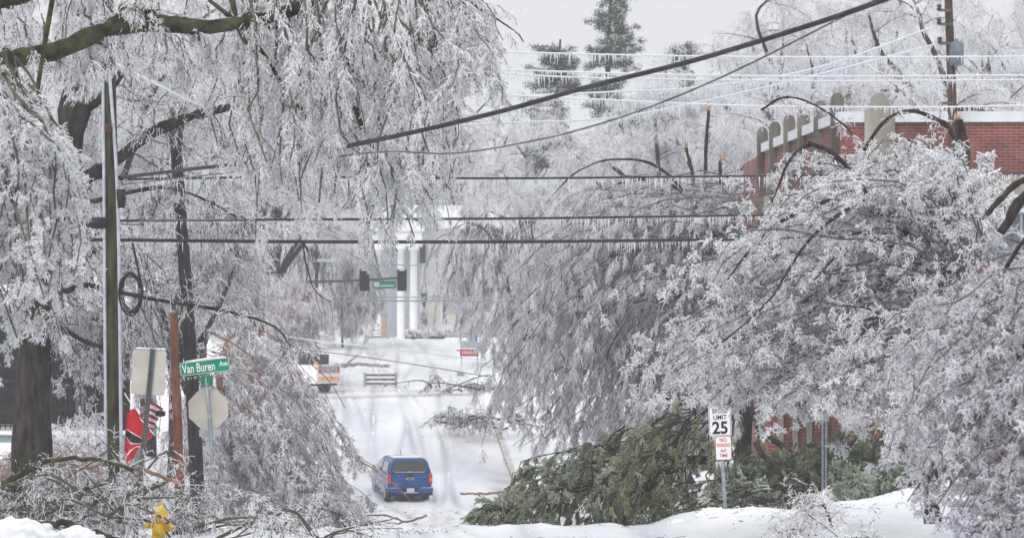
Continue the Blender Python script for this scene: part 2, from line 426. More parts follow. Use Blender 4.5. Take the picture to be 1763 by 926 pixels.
# ------------------------------------------------------------------ branching
def grow(par, parR, per, length, spread, grav, K=5, wig=0.25, t0=0.15, t1=1.0, ang=(0.5, 1.1), rscale=0.5, rmin=0.004, rg=None, fall=0.5, bias=(0, 0, 0)):
    """children of parent polylines: leave sideways, bend with gravity, wiggle"""
    g = rg or rng
    N, Kp, _ = par.shape
    if N == 0: return np.zeros((0, K, 3)), np.zeros((0, K))
    n = N * per
    pi = np.repeat(np.arange(N), per)
    t = t0 + (t1 - t0) * g.random(n)
    s = t * (Kp - 1 - 1e-6); i = s.astype(int); f = (s - i)[:, None]
    A = par[pi, i]; B = par[pi, i + 1]
    base = A + (B - A) * f
    r0 = parR[pi, i] * (1 - f[:, 0]) + parR[pi, i + 1] * f[:, 0]
    T = unit(B - A)
    rnd = g.normal(size=(n, 3)); rnd = unit(rnd - (rnd * T).sum(1, keepdims=True) * T)
    an = g.uniform(ang[0], ang[1], n)[:, None]
    D = unit(T * np.cos(an) + rnd * np.sin(an) * spread + np.array(bias))
    L = g.uniform(length[0], length[1], n) * (1 - fall * t)
    out = np.empty((n, K, 3)); out[:, 0] = base
    st = (L / (K - 1))[:, None]
    for k in range(1, K):
        D = unit(D + np.array([0, 0, -1.0]) * grav / (K - 1) + g.normal(size=(n, 3)) * wig)
        out[:, k] = out[:, k - 1] + D * st
    R = np.maximum(r0 * rscale, rmin)[:, None] * np.linspace(1, 0.35, K)[None]
    return out, np.maximum(R, rmin * 0.6)

def fan(keys, n, rg, K=9, dj=0.5, pj=8, wig=0.01, r=(0.03, 0.012)):
    """n boughs blended between neighbouring key curves; a key is a list of (px,py,d) control points"""
    keys = [spline(PP(k), K) for k in keys]
    out = np.empty((n, K, 3))
    for a in range(n):
        u = rg.random() * (len(keys) - 1); i = min(int(u), len(keys) - 2) if len(keys) > 1 else 0
        f = u - i if len(keys) > 1 else 0
        c = keys[i] * (1 - f) + (keys[i + 1] if len(keys) > 1 else keys[i]) * f
        d = c[:, 1].mean()
        o = rg.normal(size=3) * np.array([pj * d / F, dj, pj * d / F])
        sc_ = 1 + float(np.clip(rg.normal() * 0.05, -.10, .02))
        c = c[0] + (c - c[0]) * sc_ + o
        nz = np.cumsum(np.clip(rg.normal(size=(K, 3)), -1.5, 1.5) * wig * .85 * np.linalg.norm(c[-1] - c[0]), 0)
        out[a] = c + nz - nz[0]
    R = np.linspace(r[0], r[1], K)[None] * rg.uniform(0.6, 1.3, n)[:, None]
    return out, R

def crownify(mb, B, R, rg, L1=(10, (0.4, 1.1)), L2=(8, (0.15, 0.4)), L3=(4, (0.05, 0.13)), grav=(1.2, 1.0, 0.6), rt=0.010, rs=0.009,
             ice='ice', bark='twigbark', barkfrac=0.15, hang=0.0, wig=0.22, bough_mat=None, l1bark=0.6, ang=(0.5, 1.2), t0=0.1):
    """twigs on boughs B: level 1 branchlets, level 2 twigs, level 3 small points, plus hanging icicles"""
    mb.tubes(B, R, bough_mat or bark, 5, smooth=True)
    p1, r1 = grow(B, R, L1[0], L1[1], 1.0, grav[0], K=6, wig=wig * 0.7, rscale=0.45, rmin=rt * 0.9, rg=rg, ang=ang, t0=t0)
    sel = rg.random(len(p1)) < l1bark
    mb.tubes(p1[sel], r1[sel], bark, 3); mb.tubes(p1[~sel], r1[~sel], ice, 3)
    p2, r2 = grow(p1, r1, L2[0], L2[1], 1.0, grav[1], K=4, wig=wig, rscale=0.6, rmin=rt, rg=rg, ang=ang, fall=0.35)
    sel = rg.random(len(p2)) < barkfrac
    mb.tubes(p2[sel], r2[sel] * 0.8, bark, 3); mb.tubes(p2[~sel], r2[~sel], ice, 3)
    n3 = L3[0]
    if n3:
        N = len(p2) * n3; pi = np.repeat(np.arange(len(p2)), n3)
        t = rg.random(N) * 2.999; i = t.astype(int); f = (t - i)[:, None]
        b = p2[pi, i] * (1 - f) + p2[pi, i + 1] * f; T = unit(p2[pi, i + 1] - p2[pi, i])
        D = T * 0.9 + rg.normal(size=(N, 3)) * 0.62 + np.array([0, 0, -grav[2]])
        m = rg.random(N) < barkfrac * 0.7
        ln = rg.uniform(L3[1][0], L3[1][1], N); rr = rg.uniform(0.7, 1.3, N) * rs
        mb.spikes(b[~m], D[~m], ln[~m], rr[~m], ice); mb.spikes(b[m], D[m], ln[m], rr[m] * 0.8, bark)
    if hang > 0:
        N = int(len(p1) * hang); pi = rg.integers(0, len(p1), N); k = rg.integers(1, 6, N)
        mb.spikes(p1[pi, k], np.tile([0, 0, -1.0], (N, 1)) + rg.normal(size=(N, 3)) * .03, rg.uniform(.05, .16, N), rs * 0.9, 'icicle')
    return p1, p2

# ------------------------------------------------------------------ terrain
_pd = np.array([-60, 0, 40, 60, 64, 70, 85, 100, 118, 131, 145, 158, 170, 182, 200, 230, 245, 300, 700, 1800])
_pz = np.array([5.0, 2.9, 0.95, -0.08, -0.36, -0.78, -1.72, -2.60, -3.65, -4.28, -3.25, -1.95, -1.1, -0.72, -0.23, 0.82, 1.0, 1.4, 3.5, 6])
def prof(y):
    y = np.asarray(y, float)
    a = [np.interp(y + o, _pd, _pz) for o in (-4, -2, 0, 2, 4)]
    near = np.interp(y, _pd, _pz)
    k = smooth(72, 84, y)
    return near * (1 - k) + k * (a[0] + 2 * a[1] + 3 * a[2] + 2 * a[3] + a[4]) / 9
def cen(y): return -0.8 - 0.053 * (np.asarray(y, float) - 60)
HW = 5.0
def H(x, y):
    x = np.asarray(x, float); y = np.asarray(y, float)
    off = x - cen(y)
    z = prof(y)
    z = z + 1.25 * smooth(6.2, 11.4, off) * smooth(58, 72, y) * (1 - smooth(150, 200, y)) + 0.35 * smooth(3.2, 5.5, off) * smooth(52, 60, y) * (1 - smooth(64, 72, y))
    z = z + (0.16 + .03 * np.sin(x * 4.1)) * smooth(-0.9, 0.3, off) * smooth(58, 63.5, y) * (1 - smooth(65, 67, y)) - 0.25 * smooth(-0.3, 1.0, off) * smooth(66, 70, y) * (1 - smooth(80, 90, y))
    z = z + 1.9 * smooth(5.0, 10.0, -off) * smooth(62, 76, y) * (1 - smooth(150, 200, y))
    z = z + 0.14 * smooth(HW, HW + 0.25, np.abs(off)) * smooth(70, 76, y) * (1 - smooth(236, 238, y))
    z = z + 0.05 * np.sin(x * 1.3 + y * 0.4) * np.sin(y * 0.9 - x * 0.35) * smooth(3, 6, np.abs(off))
    return z
def ground(px, d):
    x = (px - 881.5) / F * d
    return np.array([x, d, float(H(x, d))])

def grid(mb, X, Y, Z, mat):
    n, m = X.shape
    idx = np.arange(n * m).reshape(n, m)
    q = np.stack([idx[:-1, :-1], idx[:-1, 1:], idx[1:, 1:], idx[1:, :-1]], -1).reshape(-1, 4)
    mb.add(np.stack([X, Y, Z], -1).reshape(-1, 3), q, None, mat, smooth=True)

ys = np.concatenate([np.arange(-60, 40, 5), np.arange(40, 250, 0.8), np.arange(250, 400, 10), np.arange(400, 1001, 50)])
u = np.concatenate([np.arange(-400, -40, 40), np.arange(-40, -14, 1.5), np.arange(-14, 14, 0.35), np.arange(14, 40, 1.5), np.arange(40, 401, 40)])
Yg, Ug = np.meshgrid(ys, u, indexing='ij'); Xg = Ug + cen(np.minimum(Yg, 260))
on = (np.abs(Ug) < HW - 0.05) & (Yg > 30) & (Yg < 238)
Zg = H(Xg, Yg) - np.where(on, 0.05, 0)
mb = MB(); grid(mb, Xg, Yg, Zg, 'snow'); mb.build("snowy_ground", kind='structure', origin=np.zeros(3))

# street strip with tyre ruts
ys = np.arange(30, 238, 0.3); u = np.arange(-HW, HW + 0.01, 0.115)
Yg, Ug = np.meshgrid(ys, u, indexing='ij'); Xg = Ug + cen(Yg)
Zg = H(Xg, Yg) + 0.012
rg = np.random.default_rng(3)
rut = np.zeros_like(Zg)
for k, (c0, wv, amp, w_, dp) in enumerate([(-2.1, .03, .35, .16, .05), (-0.55, .03, .35, .16, .05), (1.2, .022, .5, .15, .045), (2.75, .022, .5, .15, .045),
                                      (-3.2, .041, .5, .12, .03), (-1.6, .041, .5, .12, .03), (0.3, .05, .7, .12, .035), (1.8, .05, .7, .12, .035), (-1.2, .018, .9, .13, .03), (.5, .018, .9, .13, .03)]):
    c = c0 + amp * np.sin(Yg * wv * 2 + k * 1.7)
    dd = np.abs(Ug - c)
    rut = np.maximum(rut, (dp / .05) * np.exp(-(dd / (w_ * 1.15)) ** 2))
    Zg = Zg - dp * np.exp(-(dd / w_) ** 2) + 0.5 * dp * np.exp(-((dd - 2.0 * w_) / (w_ * .8)) ** 2)
nz = rg.normal(size=Zg.shape); 
for _ in range(3): nz = (nz + np.roll(nz, 1, 0) + np.roll(nz, -1, 0) + np.roll(nz, 1, 1) + np.roll(nz, -1, 1)) / 5
Zg = Zg + nz * 0.035
# dirty packed slush in the wheel ruts, and a swept strip of wet slush by the right kerb
rut = rut * (.55 + .45 * np.sin(Yg * .23 + Ug) * np.sin(Yg * .11)) + 1.1 * smooth(3.4, 4.5, Ug) * smooth(112, 122, Yg) * (1 - smooth(136, 146, Yg)) * (.7 + .3 * np.sin(Yg * 2.1 + Ug * 3))
rut = rut + .8 * np.exp(-((Yg - 170 - .3 * Ug) / .8) ** 2) + .5 * np.exp(-((Yg - 174) / .6) ** 2)
mb = MB(); grid(mb, Xg, Yg, Zg, 'snow_road'); so = mb.build("street", kind='structure', origin=np.zeros(3))
at = so.data.attributes.new("slush", 'FLOAT', 'POINT'); at.data.foreach_set("value", np.clip(rut, 0, 1).astype(np.float32).ravel())
n_ = M['snow_road'].node_tree; an = n_.nodes.new("ShaderNodeAttribute"); an.attribute_name = "slush"
b_ = n_.nodes["Principled BSDF"]; src = b_.inputs["Base Color"].links[0].from_socket
mi_ = n_.nodes.new("ShaderNodeMixRGB"); n_.links.new(an.outputs["Fac"], mi_.inputs[0]); n_.links.new(src, mi_.inputs[1]); mi_.inputs[2].default_value = (.38, .39, .42, 1)
n_.links.new(mi_.outputs[0], b_.inputs["Base Color"])

# slushy cross-street edge line far ahead, kerb on the right
mb = MB()
ys = np.arange(112, 164, 1.0)
cx = cen(ys) + HW + 0.08
pts = np.c_[cx, ys, H(cx, ys) + 0.0]
K = len(pts)
v = np.concatenate([pts + [-0.11, 0, -0.1], pts + [-0.11, 0, 0.17], pts + [0.12, 0, 0.17], pts + [0.12, 0, -0.1]])
i = np.arange(K - 1)
mb.add(v, np.concatenate([np.stack([i + a * K, i + 1 + a * K, i + 1 + b * K, i + b * K], 1) for a, b in ((0, 1), (1, 2), (2, 3))]), None, 'kerb')
mb.build("kerb", kind='structure')

# ------------------------------------------------------------------ freezing haze
hm = bpy.data.materials.new("freezing_haze"); hm.use_nodes = True
for n_ in list(hm.node_tree.nodes):
    if n_.type == 'BSDF_PRINCIPLED': hm.node_tree.nodes.remove(n_)
hv = hm.node_tree.nodes.new("ShaderNodeVolumePrincipled")
hv.inputs["Color"].default_value = (0.97, 0.975, 0.985, 1)
hv.inputs["Density"].default_value = 0.0006
hm.node_tree.links.new(hv.outputs[0], [n_ for n_ in hm.node_tree.nodes if n_.type == 'OUTPUT_MATERIAL'][0].inputs["Volume"])
M['haze'] = hm
mb = MB(); mb.box((-460, -80, -8), (460, 1040, 46), 'haze'); mb.build("haze", kind='stuff', origin=np.zeros(3))

# ------------------------------------------------------------------ brick building on the right
def brick_building():
    zt = CZ + (YH - 193) * 85 / F; zb = -2.2
    A = np.array([8.75, 85.0]); Bk = np.array([8.15, 103.5]); C = np.array([30.0, 84.0])
    root = empty("brick_building", (A[0], A[1], H(A[0], A[1])), "red brick building with tall stone fins and a pale parapet cap behind the icy trees", "building")
    def wall(a, b, z0, z1, th, mat, name, inset=0.0, label=None):
        d = b - a; L = np.hypot(*d); ang = math.atan2(d[1], d[0])
        m = TR((a[0], a[1], 0), ang)
        k = MB(); k.box((0, inset, z0), (L, inset + th, z1), mat, m); return k, m, L
    zs = zt - 1.72; zs2 = zs - 0.85        # stone band
    # front wall runs from the corner A to C (facing camera): brick over band over windows
    k, mf, LF = wall(A, C, zs, zt - 0.28, 0.4, 'brick', 'wall')
    k.box((0, 0, zb), (LF, 0.4, zs2 - 3.2), 'brick', mf)
    k.box((0, 0, zs2 - 3.2), (3.9, 0.4, zs2), 'brick', mf)
    k.build("front_wall", root, uv=True)
    k = MB(); k.box((0.001, -0.03, zs2), (LF, 0.4, zs), 'limestone', mf); k.box((0, -0.06, zs2 - 0.10), (LF, 0.1, zs2), 'coping', mf); k.build("stone_band", root)
    k = MB(); k.box((-0.08, -0.12, zt - 0.28), (LF, 0.5, zt), 'coping', mf); k.build("parapet_cap", root)
    # windows below the band on the front
    for j in range(5):
        x0 = 3.9 + j * 3.6
        fr = MB()
        for a in np.linspace(0, 3.5, 5): fr.box((x0 + a - .03, 0.02, zs2 - 3.2), (x0 + a + .03, 0.12, zs2 - 0.1), 'frame', mf)
        for b_ in np.linspace(zs2 - 3.17, zs2 - 0.13, 7): fr.box((x0, 0.025, b_ - .025), (x0 + 3.5, 0.115, b_ + .025), 'frame', mf)
        wo = fr.build("window", root)
        g = MB(); g.box((x0, 0.07, zs2 - 3.2), (x0 + 3.55, 0.1, zs2 - 0.1), 'glass', mf); g.build("pane", wo)
    # side wall receding from Bk to A
    k, ms, LS = wall(Bk, A, zb - 0.5, zt - 0.28, 0.4, 'brick', 'w', 0.0)
    k.build("side_wall", root, uv=True)
    k = MB(); k.box((0, -0.12, zt - 0.28), (LS - .14, 0.5, zt - 0.002), 'coping', ms); k.build("parapet_cap", root)
    k = MB(); k.box((0, -0.035, zs2), (LS - .05, 0.1, zs), 'limestone', ms); k.build("stone_band", root)
    k = MB(); k.box((LS - .02, 3.0, zb), (LS + .02, 16, zt - .4), 'brick', ms); 
    # fins: flat stone piers with round heads, standing out of the side wall
    def fin(m, x, wd, out, top, name="stone_fin"):
        k = MB(); n = 12
        a = np.linspace(0, np.pi, n)
        prof_ = [(-out + 0.0, zb), (0.12, zb)] + [((0.12 - out) / 2 + (0.12 + out) / 2 * math.cos(t), top + 0.21 * math.sin(t)) for t in a]
        # prism is pushed along local x by swapping axes
        mm = m @ Matrix.Translation((x, 0, 0)) @ Matrix.Rotation(math.radians(90), 4, 'Z')
        k.prism(prof_, -wd / 2, wd / 2, 'dstone', mm)
        k.build(name, root)
    for x in (0.15, 3.6, 7.4, 10.9, 14.6, LS - 0.35):
        fin(ms, x, 0.22, 0.22, zt + 0.32)
    # broad pier with a round head on the front
    k = MB(); n = 14
    a = np.linspace(0, np.pi, n)
    o = [(0.62, zs2), (1.42, zs2), (1.42, zt - 0.005)] + [(1.02 + 0.20 * math.cos(t), zt + .3 + 0.2 * math.sin(t)) for t in a] + [(0.62, zt - 0.005)]
    k.prism(o, -0.16, 0.38, 'limestone', mf); k.build("stone_pier", root)
    # lower pilaster strips on the side wall near the ground and the back corner return
    k = MB(); k.box((0.0, 0.0, zb - .5), (0.35, 9, zt - .3), 'brick', TR((Bk[0], Bk[1], 0), 0)); k.build("rear_wall", root, uv=True)
    k = MB()
    v = [[A[0] + .3, A[1] + .3, zt - .4], [C[0], C[1] + .3, zt - .4], [C[0], Bk[1] + 1, zt - .4], [Bk[0] + .3, Bk[1], zt - .4]]
    k.add(v, [[0, 1, 2, 3]], None, 'snowcap'); k.build("roof", root)
brick_building()

# ------------------------------------------------------------------ low brick wing seen under the branches
def low_wing():
    p = P(1322, 820, 78)
    x0, x1 = p[0], P(1520, 800, 78)[0]
    z1 = P(0, 655, 78)[2]
    root = empty("brick_annex", (x0, 78, H(x0, 78)), "low dark red brick wing with ribbed piers under the drooping branches", "building")
    k = MB(); k.box((x0, 78, -2.2), (x1, 80.5, z1), 'brick'); k.build("wall", root, uv=True)
    for px in (1343, 1368, 1392, 1420, 1450, 1485):
        x = P(px, 0, 78)[0]
        k = MB(); k.box((x - .07, 77.82, -2.2), (x + .07, 78.0 - .003, z1 - .1), 'dstone'); k.build("pier", root)
    k = MB(); k.box((x0 - .1, 77.75, z1), (x1 + .1, 80.6, z1 + .2), 'coping'); k.build("roof_edge", root)
low_wing()

# ------------------------------------------------------------------ far white house with a portico
def far_house():
    d = 240.0
    g = float(prof(236)) - .2
    X = lambda px: (px - 881.5) / F * d
    Z = lambda py: CZ + (YH - py) / F * d
    root = empty("white_house", (X(740), d, g), "white clapboard house with tall portico columns and dark shutters at the end of the street", "house")
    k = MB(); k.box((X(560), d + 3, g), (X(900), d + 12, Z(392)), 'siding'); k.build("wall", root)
    k = MB(); k.box((X(628), d - 0.3, Z(424)), (X(726), d + 3 - .01, Z(398)), 'white'); k.box((X(624), d - 0.5, Z(398)), (X(730), d + 3.1, Z(392)), 'white')
    k.build("entablature", root)
    k = MB(); k.prism([(X(620), Z(392)), (X(734), Z(392)), (X(676), Z(356))], d - 0.45, d + 6, 'white'); k.build("pediment", root)
    k = MB()
    a, b, c = np.array([X(618), Z(390)]), np.array([X(676), Z(352)]), np.array([X(736), Z(390)])
    for p_, q_ in ((a, b), (b, c)):
        nrm = np.array([-(q_ - p_)[1], (q_ - p_)[0]]); nrm = nrm / np.linalg.norm(nrm) * 0.35
        k.prism([p_, q_, q_ + nrm, p_ + nrm], d - 0.6, d + 6.2, 'snowcap')
    k.build("porch_roof_snow", root)
    for px in (650, 690, 712):
        m = TR((X(px), d, g)); hh = Z(424) - g
        k = MB(); k.lathe([(.0, 0), (.42, 0), (.42, .3), (.29, .35), (.30, hh * .4), (.25, hh - .35), (.42, hh - .25), (.42, hh), (0, hh)], 'white', 16, m)
        k.build("column", root)
    k = MB(); k.box((X(652), d + 2.82, g), (X(662), d + 2.855, Z(514)), 'tan'); k.build("door", root, label="orange tan front door in a pale surround")
    k = MB(); k.box((X(646), d + 2.86, g), (X(719), d + 2.895, Z(424)), 'conduit'); k.build('porch_shade_panel', root)  # grey sheet over the siding, portico shade painted behind the columns
    for (a, b, t, bt) in ((735, 760, 505, 556), (768, 786, 505, 556), (800, 818, 503, 553), (736, 758, 424, 452), (800, 818, 424, 452), (622, 640, 505, 552)):
        k = MB(); k.box((X(a), d + 2.9, Z(bt)), (X(b), d + 2.98, Z(t)), 'white'); wo = k.build("window", root)
        k = MB(); k.box((X(a) + .1, d + 2.88, Z(bt) + .1), (X(b) - .1, d + 2.895, Z(t) - .1), 'cream'); k.build("pane", wo)
    for (a, b, t, bt) in ((723, 734, 505, 557), (788, 797, 503, 556), (820, 833, 498, 552), (722, 731, 420, 452), (762, 768, 505, 556), (820, 830, 422, 452)):
        k = MB(); k.box((X(a), d + 2.84, Z(bt)), (X(b), d + 2.99, Z(t)), 'shutter'); k.build("shutter", root)
    k = MB(); k.prism([(X(550), Z(392)), (X(905), Z(392)), (X(905), Z(388)), (X(860), Z(352)), (X(600), Z(352)), (X(550), Z(388))], d + 2.4, d + 12.5, 'snowcap'); k.build("roof", root)
    k = MB(); k.box((X(618), d - .4, g - .4), (X(730), d + 3, g + .25), 'greywood'); k.build("porch_floor", root)
    # clipped dark hedge clumps at the foot of the wall
    hd = MB(); r_ = np.random.default_rng(5)
    n = 5000
    b = np.c_[X(0) * 0 + r_.uniform(X(700), X(870), n), r_.uniform(d - 2.5, d - 1.2, n), g + r_.random(n) ** 1.5 * .75]
    hd.spikes(b, r_.normal(size=(n, 3)) + [0, 0, .8], .22, .05, 'cedar'); n2 = 3500
    b = np.c_[r_.uniform(X(700), X(870), n2), r_.uniform(d - 2.6, d - 1.2, n2), g + .35 + r_.random(n2) * .45]
    hd.spikes(b, r_.normal(size=(n2, 3)) + [0, 0, .8], .2, .05, 'ice')
    hd.build("foundation_hedge", label="low dark hedge dusted with ice along the foot of the white house", cat="hedge")
    bn = empty("porch_bench", (X(655), d - 3, H(X(655), d - 3)), "slatted grey bench in the snow before the white portico", "bench")
    for j in range(3):
        k = MB(); k.box((X(637), d - 3.06, g + .35 + j * .22), (X(672), d - 3, g + .45 + j * .22), 'greywood'); k.build("slat", bn)
    k = MB(); k.box((X(637), d - 3.6, g + .3), (X(672), d - 3.05, g + .36), 'greywood'); k.build("seat", bn)
    for x in (X(638), X(671)):
        for y in (d - 3.55, d - 3.1):
            k = MB(); k.box((x - .05, y - .05, g - .3), (x + .05, y + .05, g + .3), 'greywood'); k.build("leg", bn)
    # second house up the hill, mostly its snowy roofs
    root = empty("hillside_house", (X(800), 275, float(H(X(800), 275))), "grey house with a stepped snow covered roof behind the white one", "house")
    X2 = lambda px: (px - 881.5) / F * 275; Z2 = lambda py: CZ + (YH - py) / F * 275
    k = MB(); k.box((X2(725), 275, Z2(520)), (X2(905), 284, Z2(350)), 'darkwall'); k.build("wall", root)
    for j, (a, b, t) in enumerate(((735, 850, 385), (750, 880, 366), (770, 900, 350))):
        k = MB(); k.prism([(X2(a), Z2(t + 12)), (X2(b), Z2(t + 12)), (X2(b - 8), Z2(t)), (X2(a + 8), Z2(t))], 272 + j * 2, 284, 'snowcap'); k.build("roof", root)
far_house()

# ------------------------------------------------------------------ near house on the left: porch, railing, wall
def left_house():
    d = 80.0
    X = lambda px: (px - 881.5) / F * d
    Z = lambda py: CZ + (YH - py) / F * d
    root = empty("porch_house", (X(60), d, 0), "dark house on the left with an iron railed porch on a pale blue foundation", "house")
    k = MB(); k.box((X(-160), d + 4, -1), (X(140), d + 8, Z(505)), 'darkwall'); k.build("wall", root)
    k = MB(); k.box((X(-160), d, -1.5), (X(215), d + 4 - .01, Z(748)), 'porch'); k.build("foundation", root)
    k = MB(); k.box((X(-162), d - .12, Z(748) + .002), (X(217), d + 3.98, Z(741)), 'white'); k.build("porch_floor", root)
    for a, b in ((-60, 22), (100, 168)):
        k = MB(); k.box((X(a), d - .02, Z(800)), (X(b), d - .004, Z(771)), 'holed'); k.build("crawl_opening", root)
    r = empty("porch_railing", (0, 0, 0), None, None)
    for kk in ('label', 'category'): 
        if kk in r: del r[kk]
    bpy.data.objects.remove(r)
    k = MB()
    z0, z1 = Z(738), Z(668)
    for x in np.arange(X(-120), X(213), 0.125): k.box((x - .012, d + .05, z0), (x + .012, d + .075, z1), 'iron')
    for z in (z0 + .08, z1 - .16, z1): k.box((X(-120), d + .04, z - .02), (X(213), d + .085, z + .02), 'iron')
    k.build("railing", root)
    for px in (78, 214, 168, -40):
        x = X(px)
        k = MB(); k.box((x - .11, d + .12, Z(741)), (x + .11, d + .34, Z(545)), 'iron'); k.box((x - .17, d + .1, Z(560)), (x + .17, d + .4, Z(545) - .002), 'iron'); k.build("porch_post", root)
    k = MB(); k.box((X(-162), d - .3, Z(545)), (X(222), d + 4, Z(528)), 'greywood'); k.build("porch_beam", root)
    k = MB(); k.prism([(0, 0), (4.9, 0), (4.9, .55), (4.4, .55), (0, .14)], 0, X(230) - X(-170), 'snowcap', TR((X(230), d - .6, Z(527)), math.radians(90)))
    k.build("porch_roof", root)
    for a, b in ((92, 108),):
        k = MB(); k.box((X(a), d + 3.9, Z(720)), (X(b), d + 3.98, Z(600)), 'frame'); wo = k.build("window", root)
        k = MB(); k.box((X(a) + .08, d + 3.88, Z(720) + .08), (X(b) - .08, d + 3.895, Z(600) - .08), 'glass'); k.build("pane", wo)
left_house()

# ------------------------------------------------------------------ poles
def pole(name, pts, r0, r1, mat, label, cat="utility pole"):
    root = empty(name, pts[0], label, cat)
    k = MB(); k.tube(spline(pts, 14), np.linspace(r0, r1, 14), mat, 14)
    k.build("shaft", root); return root

rw0 = np.random.default_rng(2)
pr = pole("utility_pole", [P(200, 925, 60), P(195, 640, 60), P(190, 300, 60), P(184, 40, 60), P(181, -160, 60)], .165, .125, 'poleW',
     "mossy wooden utility pole with grey conduits and a cable coil at the left corner")
for px0, px1, rr in ((181, 177, .028), (207, 188, .032)):
    k = MB(); k.tube(spline([P(px0 + 3, 925, 59.78), P(px0, 620, 59.78), P(px0 - 2 if px0 < 190 else px0 - 5, 330, 59.8), P(px1, 120, 59.82)], 16), rr, 'conduit', 8); k.build("conduit", pr)
k = MB(); k.tube([P(148, 385, 59.75), P(160, 384, 59.75), P(184, 384, 59.8)], [.05, .11, .11], 'carblack', 10); k.build("splice_closure", pr)
k = MB()
for j in range(9):
    a = np.linspace(0, 2 * np.pi, 48); rr = .255 + rw0.random() * .085; ox, oz = rw0.normal(size=2) * .022
    c = P(224, 506, 59.55 + j * .018)
    k.tube(np.c_[c[0] + ox + rr * .68 * np.cos(a), c[1] + .03 * np.sin(2 * a + j), c[2] + oz + rr * 1.25 * np.sin(a) + .02 * np.sin(3 * a + j)], .009, 'carblack', 6, cap=False)
k.tube(spline([P(228, 418, 59.6), P(236, 455, 59.6), P(245, 500, 59.6), P(243, 520, 59.6)], 12), .022, 'carblack', 6)
k.build("cable_coil", pr)
k = MB(); k.tube([P(208, 326, 59.7), P(209, 358, 59.7)], [.09, .07], 'carblack', 10); k.build("clamp_box", pr)
for px, py in ((206, 64), (207, 88), (186, 221)):
    k = MB(); k.lathe([(0, 0), (.05, 0), (.07, .05), (.045, .08), (.07, .12), (.04, .17), (0, .17)], 'insul', 12, TR(P(px, py + 8, 59.75))); k.build("insulator", pr)
k = MB(); k.tube([P(206, 60, 59.8), P(186, 60, 59.8)], .02, 'dsteel', 6); k.tube([P(207, 84, 59.8), P(186, 84, 59.8)], .02, 'dsteel', 6); k.build("bracket", pr)

pole("utility_pole", [P(343, 935, 64), P(336, 760, 64), P(322, 520, 64), P(308, 330, 64), P(300, 205, 64)], .15, .11, 'poleD',
     "dark tarred wooden pole leaning behind the octagonal sign")
pr2 = pole("utility_pole", [P(1650, 330, 84) + [0, 0, -4], P(1641, 230, 84), P(1637, 110, 84), P(1633, 0, 84), P(1630, -90, 84)], .13, .095, 'poleB',
     "brown utility pole with a grey transformer standing by the brick building")
c = P(1647, 95, 83.8)
k = MB(); k.lathe([(0, -.28), (.17, -.28), (.19, -.24), (.19, .26), (.17, .32), (.06, .36), (.05, .42), (0, .42)], 'transf', 18, TR(c)); k.build("transformer", pr2)
for py in (18, 42, 75, 178):
    k = MB(); k.box(P(1618, py + 2, 83.7) , P(1640, py - 2, 83.75) + [0, .08, 0], 'dsteel'); k.build("bracket", pr2)
for px, py in ((1617, 14), (1617, 38), (1618, 70)):
    k = MB(); k.lathe([(0, 0), (.05, 0), (.075, .05), (.045, .08), (.07, .12), (.04, .17), (0, .17)], 'insul', 10, TR(P(px, py + 5, 83.75))); k.build("insulator", pr2)

root = empty("rusty_post", P(311, 935, 61), "rust brown steel post leaning beside the street name sign", "post")
k = MB(); k.tube(spline([P(311, 935, 61), P(307, 760, 61), P(302, 640, 61), P(299, 542, 61)], 12), np.linspace(.095, .075, 12), 'rust', 14); k.build("shaft", root)
k = MB(); k.lathe([(0.085, 0), (.085, .03), (.05, .06), (0, .06)], 'rust', 14, TR(P(299, 543, 61))); k.build("cap", root)

# ------------------------------------------------------------------ signs at the left corner
def rounded(w_, h_, r, n=5):
    o = []
    for cx, cz, a0 in ((w_/2-r, h_/2-r, 0), (-w_/2+r, h_/2-r, 90), (-w_/2+r, -h_/2+r, 180), (w_/2-r, -h_/2+r, 270)):
        for a in np.linspace(a0, a0 + 90, n): o.append((cx + r * math.cos(math.radians(a)), cz + r * math.sin(math.radians(a))))
    return o

root = empty("stop_sign", P(371, 935, 60), "pale back of an octagonal sign on a galvanised post under green street name blades", "sign")
k = MB(); k.tube([P(371, 935, 60), P(366, 820, 60), P(361, 720, 60), P(355, 652, 60)], .030, 'galv', 10); k.build("post", root)
o = [(0.40 * math.cos(math.radians(22.5 + 45 * a)), 0.40 * math.sin(math.radians(22.5 + 45 * a))) for a in range(8)]
k = MB(); k.prism(o, 0, .004, 'signback', TR(P(358.5, 703.5, 60.035) , 0.0, math.radians(-2)))
for zz in (.24, -.24): k.lathe([(0, 0), (.014, 0), (.014, .012), (0, .012)], 'dsteel', 8, TR(P(358.5, 703.5, 60.02) + [0, 0, zz], 0, 0, math.radians(90)))
k.build("octagon_panel", root)
k = MB(); k.prism(rounded(.42, .14, .02), 0, .004, 'conduit', TR(P(362, 745, 60.04), 0, math.radians(-1))); k.build("small_plate", root)
k = MB(); mt = TR(P(352.5, 631.5, 59.96), math.radians(4), math.radians(-6.5))
k.prism(rounded(.93, .255, .02), 0, .004, 'green', mt)
mtf = mt @ Matrix.Translation((0, -.0035, 0))
